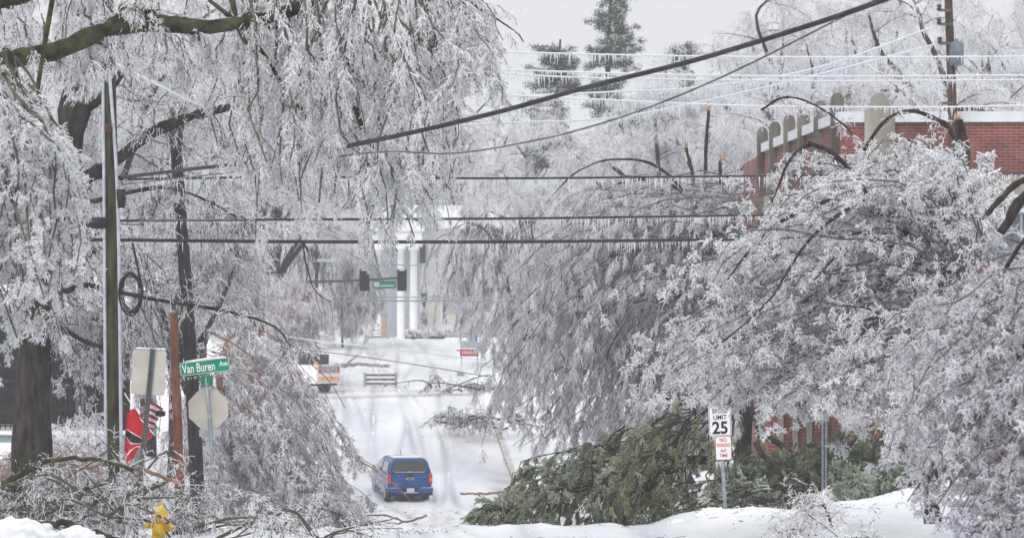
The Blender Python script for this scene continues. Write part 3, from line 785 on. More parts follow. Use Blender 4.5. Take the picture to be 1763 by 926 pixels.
# pale border line of the blade
for (x0, x1, z0, z1) in ((-.455, .455, .113, .12), (-.455, .455, -.12, -.113), (-.458, -.451, -.113, .113), (.451, .458, -.113, .113)):
    k.box((x0, -.002, z0), (x1, -.0005, z1), 'white', mt)
k.text("Van Buren", .235, 'white', mtf @ Matrix.Translation((-.115, 0, -.005)), .62, .001, .0025)
k.text("Ave", .135, 'white', mtf @ Matrix.Translation((.355, 0, .022)), .72, .001, .002)
k.build("street_name_blade", root)
k = MB(); mt = TR(P(356, 655, 60), math.radians(80))
k.prism(rounded(.80, .22, .02), 0, .004, 'green', mt)
k.box((-.10, -.012, -.09), (-.06, -.002, .06), 'white', mt); k.box((-.02, -.012, -.07), (.02, -.002, .07), 'white', mt)
k.build("crossing_name_blade", root)
k = MB(); k.box((-.04, -.045, -.06), (.04, .045, .06), 'green', TR(P(355.5, 652, 60))); k.build("bracket", root)

root = empty("route_sign", P(236, 935, 58.5), "plain rectangular sign back on a dark perforated post leaning right", "sign")
a = P(232, 935, 58.5); b = P(263, 600, 58.5); dv = b - a; L = np.linalg.norm(dv)
tilt = math.atan2(dv[0], dv[2])
mt = TR(a, 0, tilt)
k = MB(); k.box((-.045, -.02, 0), (-.012, .02, L), 'dsteel', mt); k.box((.012, -.02, 0), (.045, .02, L), 'dsteel', mt); k.box((-.012, .0, 0), (.012, .02, L), 'dsteel', mt)
for z in np.arange(.1, L - .9, .05): k.box((-.009, -.006, z), (.009, -.001, z + .02), 'hole', mt)
k.build("post", root)
k = MB(); k.prism(rounded(.62, .83, .05), 0.025, .030, 'signback', TR(P(255.5, 641, 58.5), 0, tilt * .45)); k.build("panel", root)

# flags
def flag(name, lab, pa, pb, d, W, L_, bands, group):
    root = empty(name, P(*pa, d), lab, "flag", group)
    k = MB(); k.tube([P(*pa, d), P(*pb, d)], .012, 'white', 8); k.build("staff", root)
    return root
root = flag("flag", "red flag with a black band edged white, hanging from a pole beside the leaning post", (214, 676), (243, 722), 63, 0, 0, None, "flags by the porch")
def cloth(poly_top, poly_bot, d, bands, name, root, seed):
    """cloth between an upper and a lower edge, bands = [(v0,v1,mat)] down the fall, folds in depth"""
    n, m = 22, 40
    T_ = spline([P(x, y, d) for x, y in poly_top], n); B_ = spline([P(x, y, d) for x, y in poly_bot], n)
    V = np.linspace(0, 1, m)
    G = T_[:, None, :] * (1 - V)[None, :, None] + B_[:, None, :] * V[None, :, None]
    fold = np.sin(np.linspace(0, 9, n))[:, None] * (0.03 + 0.05 * V[None]) + 0.02 * np.sin(V * 7)[None]
    G[..., 1] += fold
    idx = np.arange(n * m).reshape(n, m); k = MB()
    for v0, v1, mt in bands:
        i0, i1 = int(round(v0 * (m - 1))), int(round(v1 * (m - 1)))
        sub = G[:, i0:i1 + 1]; s2 = sub.shape[1]
        both = np.concatenate([sub.reshape(-1, 3), sub.reshape(-1, 3) + [0, .004, 0]])
        id_ = np.arange(n * s2).reshape(n, s2)
        q = np.stack([id_[:-1, :-1], id_[1:, :-1], id_[1:, 1:], id_[:-1, 1:]], -1).reshape(-1, 4)
        k.add(both, np.concatenate([q, q[:, ::-1] + n * s2]), None, mt, smooth=True)
    return k.build(name, root)
cloth([(218, 712), (234, 705), (262, 752)], [(214, 775), (222, 800), (238, 770)], 63,
      [(0, .40, 'redcloth'), (.40, .44, 'cloth'), (.44, .58, 'black'), (.58, .62, 'cloth'), (.62, 1, 'redcloth')], "cloth", root, 1)
root = flag("flag", "striped red and white flag with a navy corner draped behind the leaning post", (268, 750), (243, 722), 62.8, 0, 0, None, "flags by the porch")
cl = cloth([(252, 698), (262, 692), (281, 703)], [(250, 728), (254, 738), (262, 742)], 62.8,
      [(i / 9, (i + 1) / 9, 'maroon' if i % 2 == 0 else 'cloth') for i in range(9)], "cloth", root, 2)
cloth([(268, 708), (276, 706), (285, 709)], [(268, 716), (276, 717), (284, 716)], 62.7, [(0, 1, 'navy')], "canton", root, 3)

# fire hydrant
g0 = ground(272, 57); hz = P(272, 864, 57)[2]
root = empty("fire_hydrant", g0, "yellow fire hydrant half buried in broken branches", "hydrant")
mt = TR(np.array([g0[0], g0[1], hz - .76]), 0, math.radians(4))
k = MB(); k.lathe([(0, -.1), (.17, -.1), (.17, .02), (.12, .04), (.115, .42), (.15, .44), (.15, .48), (.125, .50), (0, .5)], 'yellow', 24, mt); k.build("barrel", root)
k = MB(); k.lathe([(.15, .50), (.15, .53), (.13, .56), (.10, .64), (.05, .69), (.03, .70), (.03, .76), (0, .76)], 'yellow', 24, mt); k.build("bonnet", root)
for sx_, rr, z in ((1, .075, .33), (-1, .06, .33)):
    k = MB(); k.lathe([(0, 0), (rr * .8, 0), (rr * .8, .10), (rr, .10), (rr, .17), (.03, .18), (.03, .21), (0, .21)], 'yellow', 14, mt @ TR((sx_ * .08, -.03, z), 0, math.radians(90 * sx_))); k.build("side_outlet", root)
k = MB(); k.lathe([(0, 0), (.07, 0), (.07, .10), (.09, .10), (.09, .17), (.03, .18), (0, .18)], 'yellow', 14, mt @ TR((0, -.08, .30), 0, 0, math.radians(90))); k.build("front_outlet", root)

# ------------------------------------------------------------------ signs on the right
root = empty("speed_limit_sign", ground(1249, 62), "white speed limit and red no parking signs on one grey post before the fallen cedar", "sign")
k = MB(); a = P(1250, 900, 62); b = P(1238, 700, 62)
k.tube([a, b], .034, 'galv', 10); k.build("post", root)
mt = TR(P(1239.5, 725, 61.95), 0, math.radians(-2))
k = MB(); k.prism(rounded(.455, .60, .04), 0, .004, 'black', mt); k.prism(rounded(.435, .58, .035), -.001, .0005, 'white', mt)
# black inner border line as four thin bars
for (x0, x1, z0, z1) in ((-.2, .2, .268, .276), (-.2, .2, -.276, -.268), (-.204, -.196, -.27, .27), (.196, .204, -.27, .27)): k.box((x0, -.003, z0), (x1, -.0015, z1), 'black', mt)
mm = mt @ Matrix.Translation((0, -.004, 0))
k.text("SPEED", .125, 'black', mm @ Matrix.Translation((0, 0, .20)), .9, .001, .002)
k.text("LIMIT", .125, 'black', mm @ Matrix.Translation((0, 0, .075)), .9, .001, .002)
k.text("25", .33, 'black', mm @ Matrix.Translation((0, 0, -.135)), .95, .001, .009)
k.build("speed_panel", root)
mt = TR(P(1245.5, 771, 61.94), 0, math.radians(-2))
k = MB(); k.prism(rounded(.31, .455, .03), 0, .004, 'red', mt); k.prism(rounded(.295, .44, .025), -.001, .0005, 'white', mt)
mm = mt @ Matrix.Translation((0, -.003, 0))
for s, z, h in (("NO", .155, .11), ("PARKING", .055, .10), ("ANY", -.055, .075), ("TIME", -.145, .09)):
    k.text(s, h, 'red', mm @ Matrix.Translation((0, 0, z)), .62 if s == "PARKING" else .8, .001, .0012)
k.build("no_parking_panel", root)
rr = np.random.default_rng(8)
k = MB(); n = 26
bx = np.stack([P(x, 795 if 1232 < x < 1262 else 752, 61.93) for x in rr.uniform(1222, 1266, n)])
k.spikes(bx + [0, 0, .01], np.tile([0, 0, -1.], (n, 1)), rr.uniform(.06, .22, n), .009, 'icicle'); k.build("icicle_fringe", root, kind='stuff')

root = empty("bare_sign_post", ground(1420, 58), "perforated grey post rising from the snow, its top lost in icy twigs", "post")
a = P(1419, 935, 58); b = P(1417, 690, 58); L = b[2] - a[2]; mt = TR(a)
k = MB(); k.box((-.045, -.02, 0), (-.016, .02, L), 'galv', mt); k.box((.016, -.02, 0), (.045, .02, L), 'galv', mt); k.box((-.016, .0, 0), (.016, .02, L), 'galv', mt)
for z in np.arange(.1, L, .05): k.box((-.010, -.006, z), (.010, -.001, z + .024), 'holed', mt)
k.build("channel_post", root)

# ------------------------------------------------------------------ pickup truck with a camper shell
def pickup():
    d = 131.0
    c = P(706, 855, d); gz = float(H(c[0], d)) + .0
    root = empty("pickup_truck", (c[0], d, gz), "blue pickup with a camper shell driving up the snowy street", "pickup", rz=math.radians(10.5))
    # local frame: +Y forward, tail at y=0
    def sect(mb, secs, mat, cap0=True, cap1=True, smooth=False):
        """loft through (y, [(x,z)...]) half sections mirrored to full loops"""
        loops = []
        for y, half in secs:
            h_ = np.array(half); full = np.concatenate([h_, h_[::-1] * [-1, 1]])
            loops.append(np.c_[full[:, 0], np.full(len(full), y), full[:, 1]])
        n = len(loops[0]); v = np.concatenate(loops); i = np.arange(n); j = (i + 1) % n
        q = np.concatenate([np.stack([i + a * n, i + (a + 1) * n, j + (a + 1) * n, j + a * n], 1) for a in range(len(loops) - 1)])
        t = []
        v = np.concatenate([v, [loops[0].mean(0)], [loops[-1].mean(0)]])
        if cap0: t.append(np.stack([np.full(n, len(v) - 2), i, j], 1))
        if cap1: t.append(np.stack([np.full(n, len(v) - 1), j + (len(loops) - 1) * n, i + (len(loops) - 1) * n], 1))
        mb.add(xf(root_m, v), q, np.concatenate(t) if t else None, mat, smooth)
    root_m = TR((c[0], d, gz), math.radians(10.5))
    lo = lambda w_: [(0.0, .50), (w_ - .10, .50), (w_ - .02, .58), (w_, .80), (w_, 1.0), (w_ - .03, 1.13), (w_ - .09, 1.17), (0, 1.17)]
    k = MB(); sect(k, [(0.06, lo(.90)), (0.12, lo(.925)), (1.0, lo(.935)), (3.6, lo(.935)), (4.9, lo(.92)), (5.25, lo(.82)), (5.35, lo(.7))], 'blue', smooth=False)
    # cab
    ca = lambda w0, w1, z1: [(0, 1.16), (w0, 1.16), (w1, z1 - .07), (w1 - .09, z1), (0, z1 + .02)]
    sect(k, [(1.95, ca(.88, .70, 1.66)), (2.15, ca(.89, .70, 1.76)), (3.1, ca(.89, .68, 1.77)), (3.9, ca(.88, .62, 1.36)), (4.15, ca(.85, .6, 1.2))], 'blue')
    k.build("body", root)
    k = MB()
    cs = lambda w0, w1, z1: [(0, 1.172), (w0, 1.172), (w1, z1 - .10), (w1 - .10, z1 - .01), (0, z1 + .02)]
    sect(k, [(0.10, cs(.90, .72, 1.74)), (0.30, cs(.90, .735, 1.79)), (1.9, cs(.90, .74, 1.80)), (1.94, cs(.89, .73, 1.78))], 'blue'); cap_ = k.build("camper_shell", root)
    k = MB(); k.prism([(-.73, 1.24), (.73, 1.24), (.61, 1.63), (.50, 1.665), (-.50, 1.665), (-.61, 1.63)], .065, .105, 'carglass', root_m); g_ = k.build("rear_window", cap_)
    k = MB(); k.box((-.62, .05, 1.215), (.62, .063, 1.245), 'chrome', root_m); k.box((-.06, .03, 1.245), (.06, .06, 1.275), 'chrome', root_m); k.build("window_handle", g_)
    for s in (-1, 1):
        k = MB(); v = np.array([[.895, .35, 1.25], [.895, 1.8, 1.25], [.79, 1.8, 1.62], [.79, .42, 1.62]]) * [s, 1, 1]; v2 = v + [s * .012, 0, 0]
        k.add(xf(root_m, np.concatenate([v, v2])), [[4, 5, 6, 7], [0, 1, 5, 4], [1, 2, 6, 5], [2, 3, 7, 6], [3, 0, 4, 7]], None, 'carglass'); k.build("side_window", cap_)
        k = MB(); v = np.array([[.90, 2.1, 1.22], [.90, 3.75, 1.22], [.74, 3.15, 1.66], [.745, 2.2, 1.66]]) * [s, 1, 1]; v2 = v + [s * .012, 0, 0]
        k.add(xf(root_m, np.concatenate([v, v2])), [[4, 5, 6, 7], [0, 1, 5, 4], [1, 2, 6, 5], [2, 3, 7, 6], [3, 0, 4, 7]], None, 'carglass'); k.build("side_window", root)
        k = MB(); k.prism(rounded(.15, .40, .03), -.01, .20, 'taillight', root_m @ TR((s * .86, .045, .96))); tl = k.build("taillight", root)
        k = MB(); k.prism(rounded(.07, .07, .01), -.016, -.008, 'orange', root_m @ TR((s * .87, .045, .92))); k.build("reversing_lens", tl)
        for y in (1.05, 4.25):
            wm = root_m @ TR((s * .80, y, .37), 0, math.radians(90))
            k = MB(); k.lathe([(.24, -.12), (.34, -.125), (.37, -.10), (.375, 0), (.37, .10), (.34, .125), (.24, .12)], 'tyre', 28, wm); wh = k.build("wheel", root)
            k = MB(); k.lathe([(0, -.06), (.22, -.08), (.24, -.12), (.24, .12), (.22, .08), (0, .06)], 'chrome', 20, wm); k.build("rim", wh)
        k = MB(); k.prism(rounded(.13, .17, .04), 0, .08, 'blue', root_m @ TR((s * 1.02, 3.35, 1.27))); k.build("wing_mirror", root)
    # tailgate
    k = MB(); k.prism(rounded(1.50, .58, .03), .0, .06, 'blue', root_m @ TR((0, .02, .88)))
    k.prism(rounded(1.54, .62, .03), .028, .058, 'carblack', root_m @ TR((0, .02, .88))); 
    # small pale model letters left as marks, emblem
    for j in range(9): k.box((-.70 + j * .042, .014, .775), (-.675 + j * .042, .0195, .79), 'chrome', root_m)
    for j in range(3): k.box((-.64 + j * .045, .014, .735), (-.61 + j * .045, .0195, .753), 'chrome', root_m)
    tg = k.build("tailgate", root)
    k = MB(); k.prism(rounded(.23, .13, .03), -.005, .018, 'carblack', root_m @ TR((0, .0, 1.08))); k.build("handle", tg)
    k = MB()
    o = [(-.17, .0), (-.14, -.045), (-.05, -.045), (-.05, -.06), (.05, -.06), (.05, -.045), (.14, -.045), (.17, 0), (.14, .045), (.05, .045), (.05, .06), (-.05, .06), (-.05, .045), (-.14, .045)]
    k.prism(o, -.004, .018, 'chrome', root_m @ TR((0, .0, .965))); k.prism([(a_ * .75, b_ * .55) for a_, b_ in o], -.009, -.004, 'carblack', root_m @ TR((0, .0, .965))); k.build("emblem", tg)
    # bumper
    k = MB(); k.prism([(-.93, .43), (-.45, .36), (.45, .36), (.93, .43), (.93, .60), (-.93, .60)], -.14, .10, 'blue', root_m)
    k.prism([(-.93, .30), (-.5, .22), (.5, .22), (.93, .30), (.90, .43), (.45, .36), (-.45, .36), (-.90, .43)], -.12, .10, 'carblack', root_m); bp = k.build("bumper", root)
    for s in (-1, 1):
        k = MB(); k.box((s * .66 - .21, -.16, .585), (s * .66 + .21, .05, .615), 'chrome', root_m); k.build("step_pad", bp)
    k = MB(); k.box((-.31, -.15, .42), (.31, -.142, .58), 'carblack', root_m); k.box((-.30, -.17, .385), (.30, -.14, .425), 'chrome', root_m); k.build("bumper_step", bp)
    k = MB(); k.box((-.15, -.165, .44), (.15, -.152, .58), 'white', root_m)
    for j in range(6): k.box((-.115 + j * .04, -.168, .485), (-.092 + j * .04, -.1655, .54), 'frame', root_m)
    k.build("license_plate", root)
    k = MB(); k.box((-.16, -.03, .08), (.16, .35, .30), 'carblack', root_m); k.box((-.85, 1.0, .33), (.85, 1.1, .40), 'carblack', root_m); k.box((-.7, .3, .30), (.7, 4.6, .50), 'carblack', root_m); k.build("underbody", root)
    k = MB(); k.tube(xf(root_m, np.array([[.0, 2.6, 1.78], [.0, 2.65, 2.02]])), .012, 'carblack', 6); k.build("aerial", root)
    k = MB(); k.prism([(-.60, 0), (.60, 0), (.55, .03), (-.55, .03)], .25, 1.85, 'snowcap', root_m @ TR((0, 0, 1.80))); k.build("roof_snow", root)
pickup()

# ------------------------------------------------------------------ utility truck, barricade, far signs
def utility_truck():
    d = 172.0
    gx, gy = P(566, 672, d)[0], d
    gz = float(H(gx, gy)); m = TR((gx, gy, gz), math.radians(52))
    root = empty("utility_truck", (gx, gy, gz), "white utility truck with an orange rear panel half hidden by icy twigs", "truck", rz=math.radians(52))
    k = MB(); k.box((-1.0, 0, .55), (1.0, 3.2, 1.55), 'white', m); k.box((-.8, 0.1, .42), (.8, 6.0, .54), 'carblack', m); k.build("service_body", root)
    k = MB(); k.prism([(3.4, .5), (6.3, .5), (6.3, 1.25), (5.2, 1.4), (4.7, 2.1), (3.4, 2.1)], -.95, .95, 'white', m @ Matrix.Rotation(math.radians(90), 4, 'Z')); k.build("cab", root)
    k = MB(); k.box((-.85, -.03, .66), (.85, -.004, .92), 'orange', m)
    for j in range(5): k.prism([(-.75 + j * .32, .67), (-.66 + j * .32, .67), (-.56 + j * .32, .91), (-.65 + j * .32, .91)], -.036, -.031, 'cloth', m)
    k.build("chevron_panel", root)
    k = MB(); k.box((-.85, -.03, 1.12), (.85, -.004, 1.5), 'greywood', m); 
    for x in (-.8, .68): k.box((x, -.04, 1.1), (x + .12, -.031, 1.5), 'taillight', m)
    k.build("tail_panel", root)
    k = MB(); k.box((-.7, .6, 1.56), (.7, 1.6, 2.1), 'shutter', m); k.tube(xf(m, np.array([[0, 1.2, 2.0], [0, 4.5, 2.5]])), .12, 'shutter', 8); k.build("tool_bin", root)
    for s in (-1, 1):
        for y in (1.1, 5.2):
            k = MB(); k.lathe([(.0, -.08), (.22, -.12), (.38, -.12), (.42, -.08), (.42, .08), (.38, .12), (.22, .12), (0, .08)], 'tyre', 22, m @ TR((s * .88, y, .40), 0, math.radians(90))); k.build("wheel", root)
    k = MB(); k.lathe([(0, 0), (.12, 0), (.12, .12), (.06, .2), (0, .2)], 'orange', 12, m @ TR((-.7, .3, 1.56))); k.build("beacon", root)
utility_truck()

d = 178.0
p0 = P(655, 663, d); gz = float(H(p0[0], d))
root = empty("road_barricade", (p0[0], d, gz), "low grey barricade of three rails standing across the snowy street", "barricade")
for j, z in enumerate((.12, .36, .60)):
    k = MB(); k.box((p0[0] - .82, d, gz + z - .02), (p0[0] + .82, d + .06, gz + z + .10), 'dstone'); k.box((p0[0] - .82, d - .005, gz + z + .10), (p0[0] + .82, d + .065, gz + z + .125), 'snowcap'); k.build("rail", root)
for s in (-1, 1):
    k = MB(); k.prism(rounded(.14, .80, .05), -.05, .11, 'greywood', TR((p0[0] + s * .87, d, gz + .38))); k.build("upright", root)
    k = MB(); k.box((p0[0] + s * .87 - .05, d - .45, gz - .02), (p0[0] + s * .87 + .05, d + .45, gz + .06), 'greywood'); k.build("foot", root)

d = 200.0
p0 = P(808, 616, d); gz = float(H(p0[0], d))
root = empty("street_closed_sign", (p0[0], d, gz), "red banner sign below a pale board standing in far snow", "sign")
k = MB(); k.box((p0[0] - .58, d, P(0, 613, d)[2]), (p0[0] + .58, d + .03, P(0, 601, d)[2]), 'red')
for j in range(7): k.box((p0[0] - .45 + j * .135, d - .006, P(0, 609.5, d)[2]), (p0[0] - .38 + j * .135, d - .002, P(0, 604, d)[2]), 'white')
k.build("red_panel", root)
k = MB(); k.box((p0[0] - .8, d + .035, P(0, 604, d)[2]), (p0[0] + .9, d + .06, P(0, 602, d)[2]), 'red'); k.build("cross_bar", root)
k = MB(); k.box((p0[0] - .55, d + .005, P(0, 599, d)[2]), (p0[0] + .45, d + .03, P(0, 587, d)[2]), 'conduit'); k.build("pale_board", root)
for s in (-.5, .5):
    k = MB(); k.box((p0[0] + s - .025, d + .065, gz - .1), (p0[0] + s + .025, d + .1, P(0, 586, d)[2]), 'greywood'); k.build("leg", root)
d = 225.0
for (a, b, t, bt, mt_, lab) in ((806, 822, 577, 587, 'bluesign', "small blue yard sign left of the white one by the hedge"), (826, 846, 576, 588, 'white', "small white yard sign by the hedge of the far house")):
    x0, x1 = P(a, 0, d)[0], P(b, 0, d)[0]; gz = float(H(x0, d))
    root = empty("yard_sign", ((x0 + x1) / 2, d, gz), lab, "sign")
    k = MB(); k.box((x0, d, P(0, bt, d)[2]), (x1, d + .02, P(0, t, d)[2]), mt_); k.build("panel", root)
    for x in (x0 + .1, x1 - .13):
        k = MB(); k.box((x, d + .021, gz - .1), (x + .03, d + .05, P(0, t + 2, d)[2]), 'greywood'); k.build("leg", root)
p0 = P(793, 633, 188); gz = float(H(p0[0], 188))
root = empty("utility_box", (p0[0], 188, gz), "small grey box poking out of the snow in the far street", "box")
k = MB(); k.prism(rounded(.44, .26, .05), 0, .4, 'frame', TR((p0[0], 188, gz + .12))); k.build("housing", root)
k = MB(); k.prism(rounded(.46, .06, .03), -.02, .42, 'snowcap', TR((p0[0], 188, gz + .275))); k.build("snow_lid", root)

# traffic signals on a mast arm
def signals():
    d = 183.0
    S = lambda px, py: P(px, py, d)
    b0 = S(458, 640); gz = float(H(b0[0], d))
    root = empty("signal_mast", (b0[0], d, gz), "grey mast with a long arm reaching over the far crossing", "signal mast")
    k = MB(); k.tube([np.array([b0[0], d, gz - .3]), S(459, 430)], [.14, .10], 'conduit', 12); k.build("pole", root)
    k = MB(); k.tube([S(459, 487), S(580, 484), S(700, 478)], [.09, .08, .06], 'dsteel', 10); k.build("arm", root)
    k = MB(); k.tube(spline([S(459, 466), S(480, 456), S(505, 451), S(560, 449)], 14), .05, 'frame', 8); la = k.build("lamp_arm", root)
    k = MB(); k.prism(rounded(1.3, .2, .09), -.15, .15, 'coping', TR(S(566, 448))); k.build("luminaire", la)
    for i, (px, t, bt, lab) in enumerate(((627.5, 463, 501, "left traffic signal head hanging dark over the far crossing"), (692, 463, 501, "right traffic signal head, beside the green sign, over the far crossing"))):
        dd = d - .3
        r = empty("traffic_signal", P(px, bt, dd), lab, "traffic signal", "traffic signals over the far crossing")
        w_ = .56; h_ = (bt - t) / F * dd; cz = P(0, (t + bt) / 2, dd)[2]; cx_ = P(px, 0, dd)[0]
        k = MB(); k.prism(rounded(w_, h_, .06), 0, .02, 'black', TR((cx_, dd, cz))); k.build("backplate", r)
        k = MB(); k.prism(rounded(.33, h_ - .16, .04), -.16, -.003, 'carblack', TR((cx_, dd, cz))); hs_ = k.build("housing", r)
        for z in (-.34, 0, .34):
            k = MB(); a_ = np.linspace(0, math.pi, 10)
            o = [(.13 * math.cos(t_), .13 * math.sin(t_)) for t_ in a_] + [(.115 * math.cos(t_), .115 * math.sin(t_)) for t_ in a_[::-1]]
            k.prism(o, -.34, -.162, 'black', TR((cx_, dd, cz + z))); k.build("visor", hs_)
        k = MB(); k.box((cx_ - .16, dd - .30, cz + h_ / 2 - .10), (cx_ + .16, dd - .162, cz + h_ / 2 - .02), 'snowcap'); k.build("snow_cap", hs_)
    r = empty("crossing_name_sign", P(663, 497, d), "green street sign hanging left of the right traffic signal", "sign")
    k = MB(); k.prism(rounded(1.36, .46, .05), -.12, -.10, 'green', TR(S(662, 490)))
    for a, b in ((-.62, -.28),): k.box((a, -.125, -.12), (b, -.121, .14), 'coping', TR(S(662, 490)))
    k.box((-.22, -.125, -.10), (.55, -.121, -.02), 'coping', TR(S(662, 490)))
    k.build("panel", r)
signals()

# span wire posts of the far crossing
root = empty("far_green_pole", ground(450, 160), "mossy green wooden pole at the far left crossing", "utility pole")
k = MB(); k.tube(spline([P(445, 690, 160), P(449, 600, 160), P(452, 520, 160), P(450, 440, 160)], 10), [.16 - i * .004 for i in range(10)], 'moss', 10); k.build("shaft", root)

# ------------------------------------------------------------------ overhead wires with icicles
rw = np.random.default_rng(21)
def wire(pts, r, label, icy=0.0, mat='cable', ilen=(.05, .16), step=.045, ir=.012, coat=0.0, ends=None):
    """pts: (px,py,d); the wire sags through them; icicles hang from it"""
    c = spline(PP(pts), 120)
    k = MB(); k.tube(c, r, mat, 8)
    if coat > 0: k.tube(c + [0, 0, -r * .5], coat, 'icicle', 6)
    root = k.build("overhead_wire", None, label, "wire", "overhead wires")
    if icy > 0:
        seg = np.linalg.norm(np.diff(c, axis=0), axis=1); s = np.concatenate([[0], np.cumsum(seg)])
        n = int(s[-1] / step * icy); t = rw.random(n) * s[-1]
        b = np.stack([np.interp(t, s, c[:, a]) for a in range(3)], 1) - [0, 0, r * .6]
        ln = (ilen[0] * .4 + (ilen[1] * 1.25 - ilen[0] * .4) * rw.random(n) ** 1.7) * (0.6 + 0.6 * np.sin(t * .9 + rw.random() * 6) ** 2)
        kk = MB(); kk.spikes(b, np.tile([0, 0, -1.], (n, 1)) + rw.normal(size=(n, 3)) * .04, ln, ir, 'icicle'); kk.build("icicle_fringe", root, kind='stuff')
    return root
wire([(205, 306, 60), (330, 291, 56), (470, 275, 51), (655, 240, 43.2), (850, 195, 41.5), (1020, 148, 40.5), (1200, 103, 39.5), (1400, 42, 38.5), (1540, -6, 38), (1700, -62, 37)], .033,
     "thickest black cable, climbing to the upper right across the sky", .12, 'cable')
wire([(210, 318, 60), (440, 292, 52), (640, 263, 43.6), (780, 264, 42), (900, 246, 41.5), (1000, 223, 41), (1120, 184, 40), (1260, 125, 39.5), (1440, 35, 39), (1600, -50, 38)], .013,
     "thin twisted wire sagging just below the thickest climbing cable", .8, 'cablethin', (.03, .08), .05, .010)
wire([(200, 309, 60), (500, 305, 62), (880, 307, 64), (1310, 303, 68), (1763, 299, 74), (1900, 297, 76)], .022,
     "dark level wire with icicles, topmost of the three level ones over the street", 1.0, 'cable', (.10, .26), .036, .014)
wire([(207, 380, 60), (500, 378, 62), (900, 376, 64), (1270, 371, 68), (1500, 368, 71)], .024,
     "dark level wire with icicles, middle of the three level ones over the street", 1.0, 'cable', (.08, .22), .036, .014)
wire([(100, 413, 60), (205, 413, 60), (500, 416, 62), (900, 416, 64), (1260, 412, 68), (1500, 409, 71)], .034,
     "thick black level wire, lowest of the three level ones over the street", .8, 'cable', (.08, .24), .036, .014)
wire([(208, 386, 59.9), (245, 386, 60), (256, 380, 60.2), (420, 378, 61)], .014, "short looped wire beside the mossy utility pole", 0, 'cablethin')
for i, (pts, lab) in enumerate([
    ([(820, 88, 80), (1100, 95, 80), (1400, 98, 80), (1763, 97, 80), (1900, 96, 80)], "highest white iced wire before the pine tree"),
    ([(820, 118, 80), (1100, 127, 80), (1400, 131, 80), (1763, 129, 80), (1900, 128, 80)], "second white iced wire down, over its close lower twin"),
    ([(820, 122, 81), (1000, 133, 81), (1400, 139, 81), (1763, 137, 81), (1900, 136, 81)], "third white iced wire down, hanging just under its twin"),
    ([(820, 160, 80), (1050, 172, 80), (1300, 182, 80), (1600, 184, 80), (1763, 181, 80), (1900, 178, 80)], "lowest level white iced wire, along the brick parapet"),
    ([(820, 170, 82), (900, 165, 82), (1050, 158, 82), (1200, 150, 83), (1400, 118, 84), (1618, 42, 84)], "white iced wire rising from mid picture to the transformer pole"),
    ([(790, 215, 80), (900, 210, 81), (1050, 203, 82), (1200, 176, 83), (1400, 130, 84), (1618, 74, 84)], "lower white iced wire rising to the transformer pole"),
    ]):
    wire(pts, .016, lab, 1.0, 'icicle', (.09, .26), .034, .017, .017)
wire([(197, 108, 60), (260, 140, 60), (330, 175, 61), (400, 200, 63), (600, 225, 70)], .02, "white iced wire slanting down right from the mossy pole top", .9, 'icicle', (.04, .12), .05, .012, .022)
wire([(197, 112, 60), (300, 150, 62), (420, 172, 66), (640, 190, 75)], .014, "upper white iced wire leaving the mossy pole top", .9, 'icicle', (.04, .12), .05, .012, .018)
wire([(-60, 130, 59), (60, 105, 59.5), (150, 70, 60)], .016, "white iced wire coming in from the upper left to the pole", .7, 'icicle', (.04, .12), .06, .012, .018)
wire([(445, 572, 160), (560, 588, 165), (700, 604, 170), (830, 620, 176)], .03, "upper of two thin drooping wires over the far street", 0, 'icicle')
wire([(445, 595, 160), (560, 606, 160), (700, 625, 160), (840, 648, 160)], .024, "lower drooping wire crossing before the far street", 0, 'cablethin')
wire([(440, 512, 181), (600, 511, 181), (745, 512, 181), (900, 514, 181)], .035, "upper grey span wire over the far crossing", 0, 'frame')
wire([(440, 517, 181.2), (600, 518, 181.2), (745, 518, 181.2), (900, 520, 181.2)], .045, "lower grey span wire over the far crossing", 0, 'frame')
wire([(560, 458, 182), (660, 456, 182), (718, 457, 182), (724, 463, 182)], .03, "short grey wire above the two traffic signals", 0, 'frame')

# ------------------------------------------------------------------ trees
def tree_root(name, px, d, label, cat="tree", group=None, gz=None):
    p = ground(px, d)
    return empty(name, p, label, cat, group)

def jag(k, p, dirv, r, ln, rg, mat='splinter'):
    """torn pale end of a snapped limb"""
    n = 9
    dv = unit(np.asarray(dirv, float))
    b = np.asarray(p)[None] + rg.normal(size=(n, 3)) * r * .5
    k.spikes(b, dv[None] + rg.normal(size=(n, 3)) * .16, rg.uniform(.4, 1, n) * ln, r * .55, mat)

def limbs_mesh(k, limbs, mat, rg, wob=0.04):
    out = []
    for pts, r0, r1 in limbs:
        c = spline(PP(pts) if not isinstance(pts, np.ndarray) else pts, 26)
        c[1:] += np.cumsum(rg.normal(size=(25, 3)) * wob * .3, 0) * np.linspace(0, 1, 25)[:, None] * .5
        R = np.linspace(r0, r1, 26) * (1 + rg.normal(size=26) * .10)
        k.tube(c, R, mat, 10); out.append((c, R))
    return out

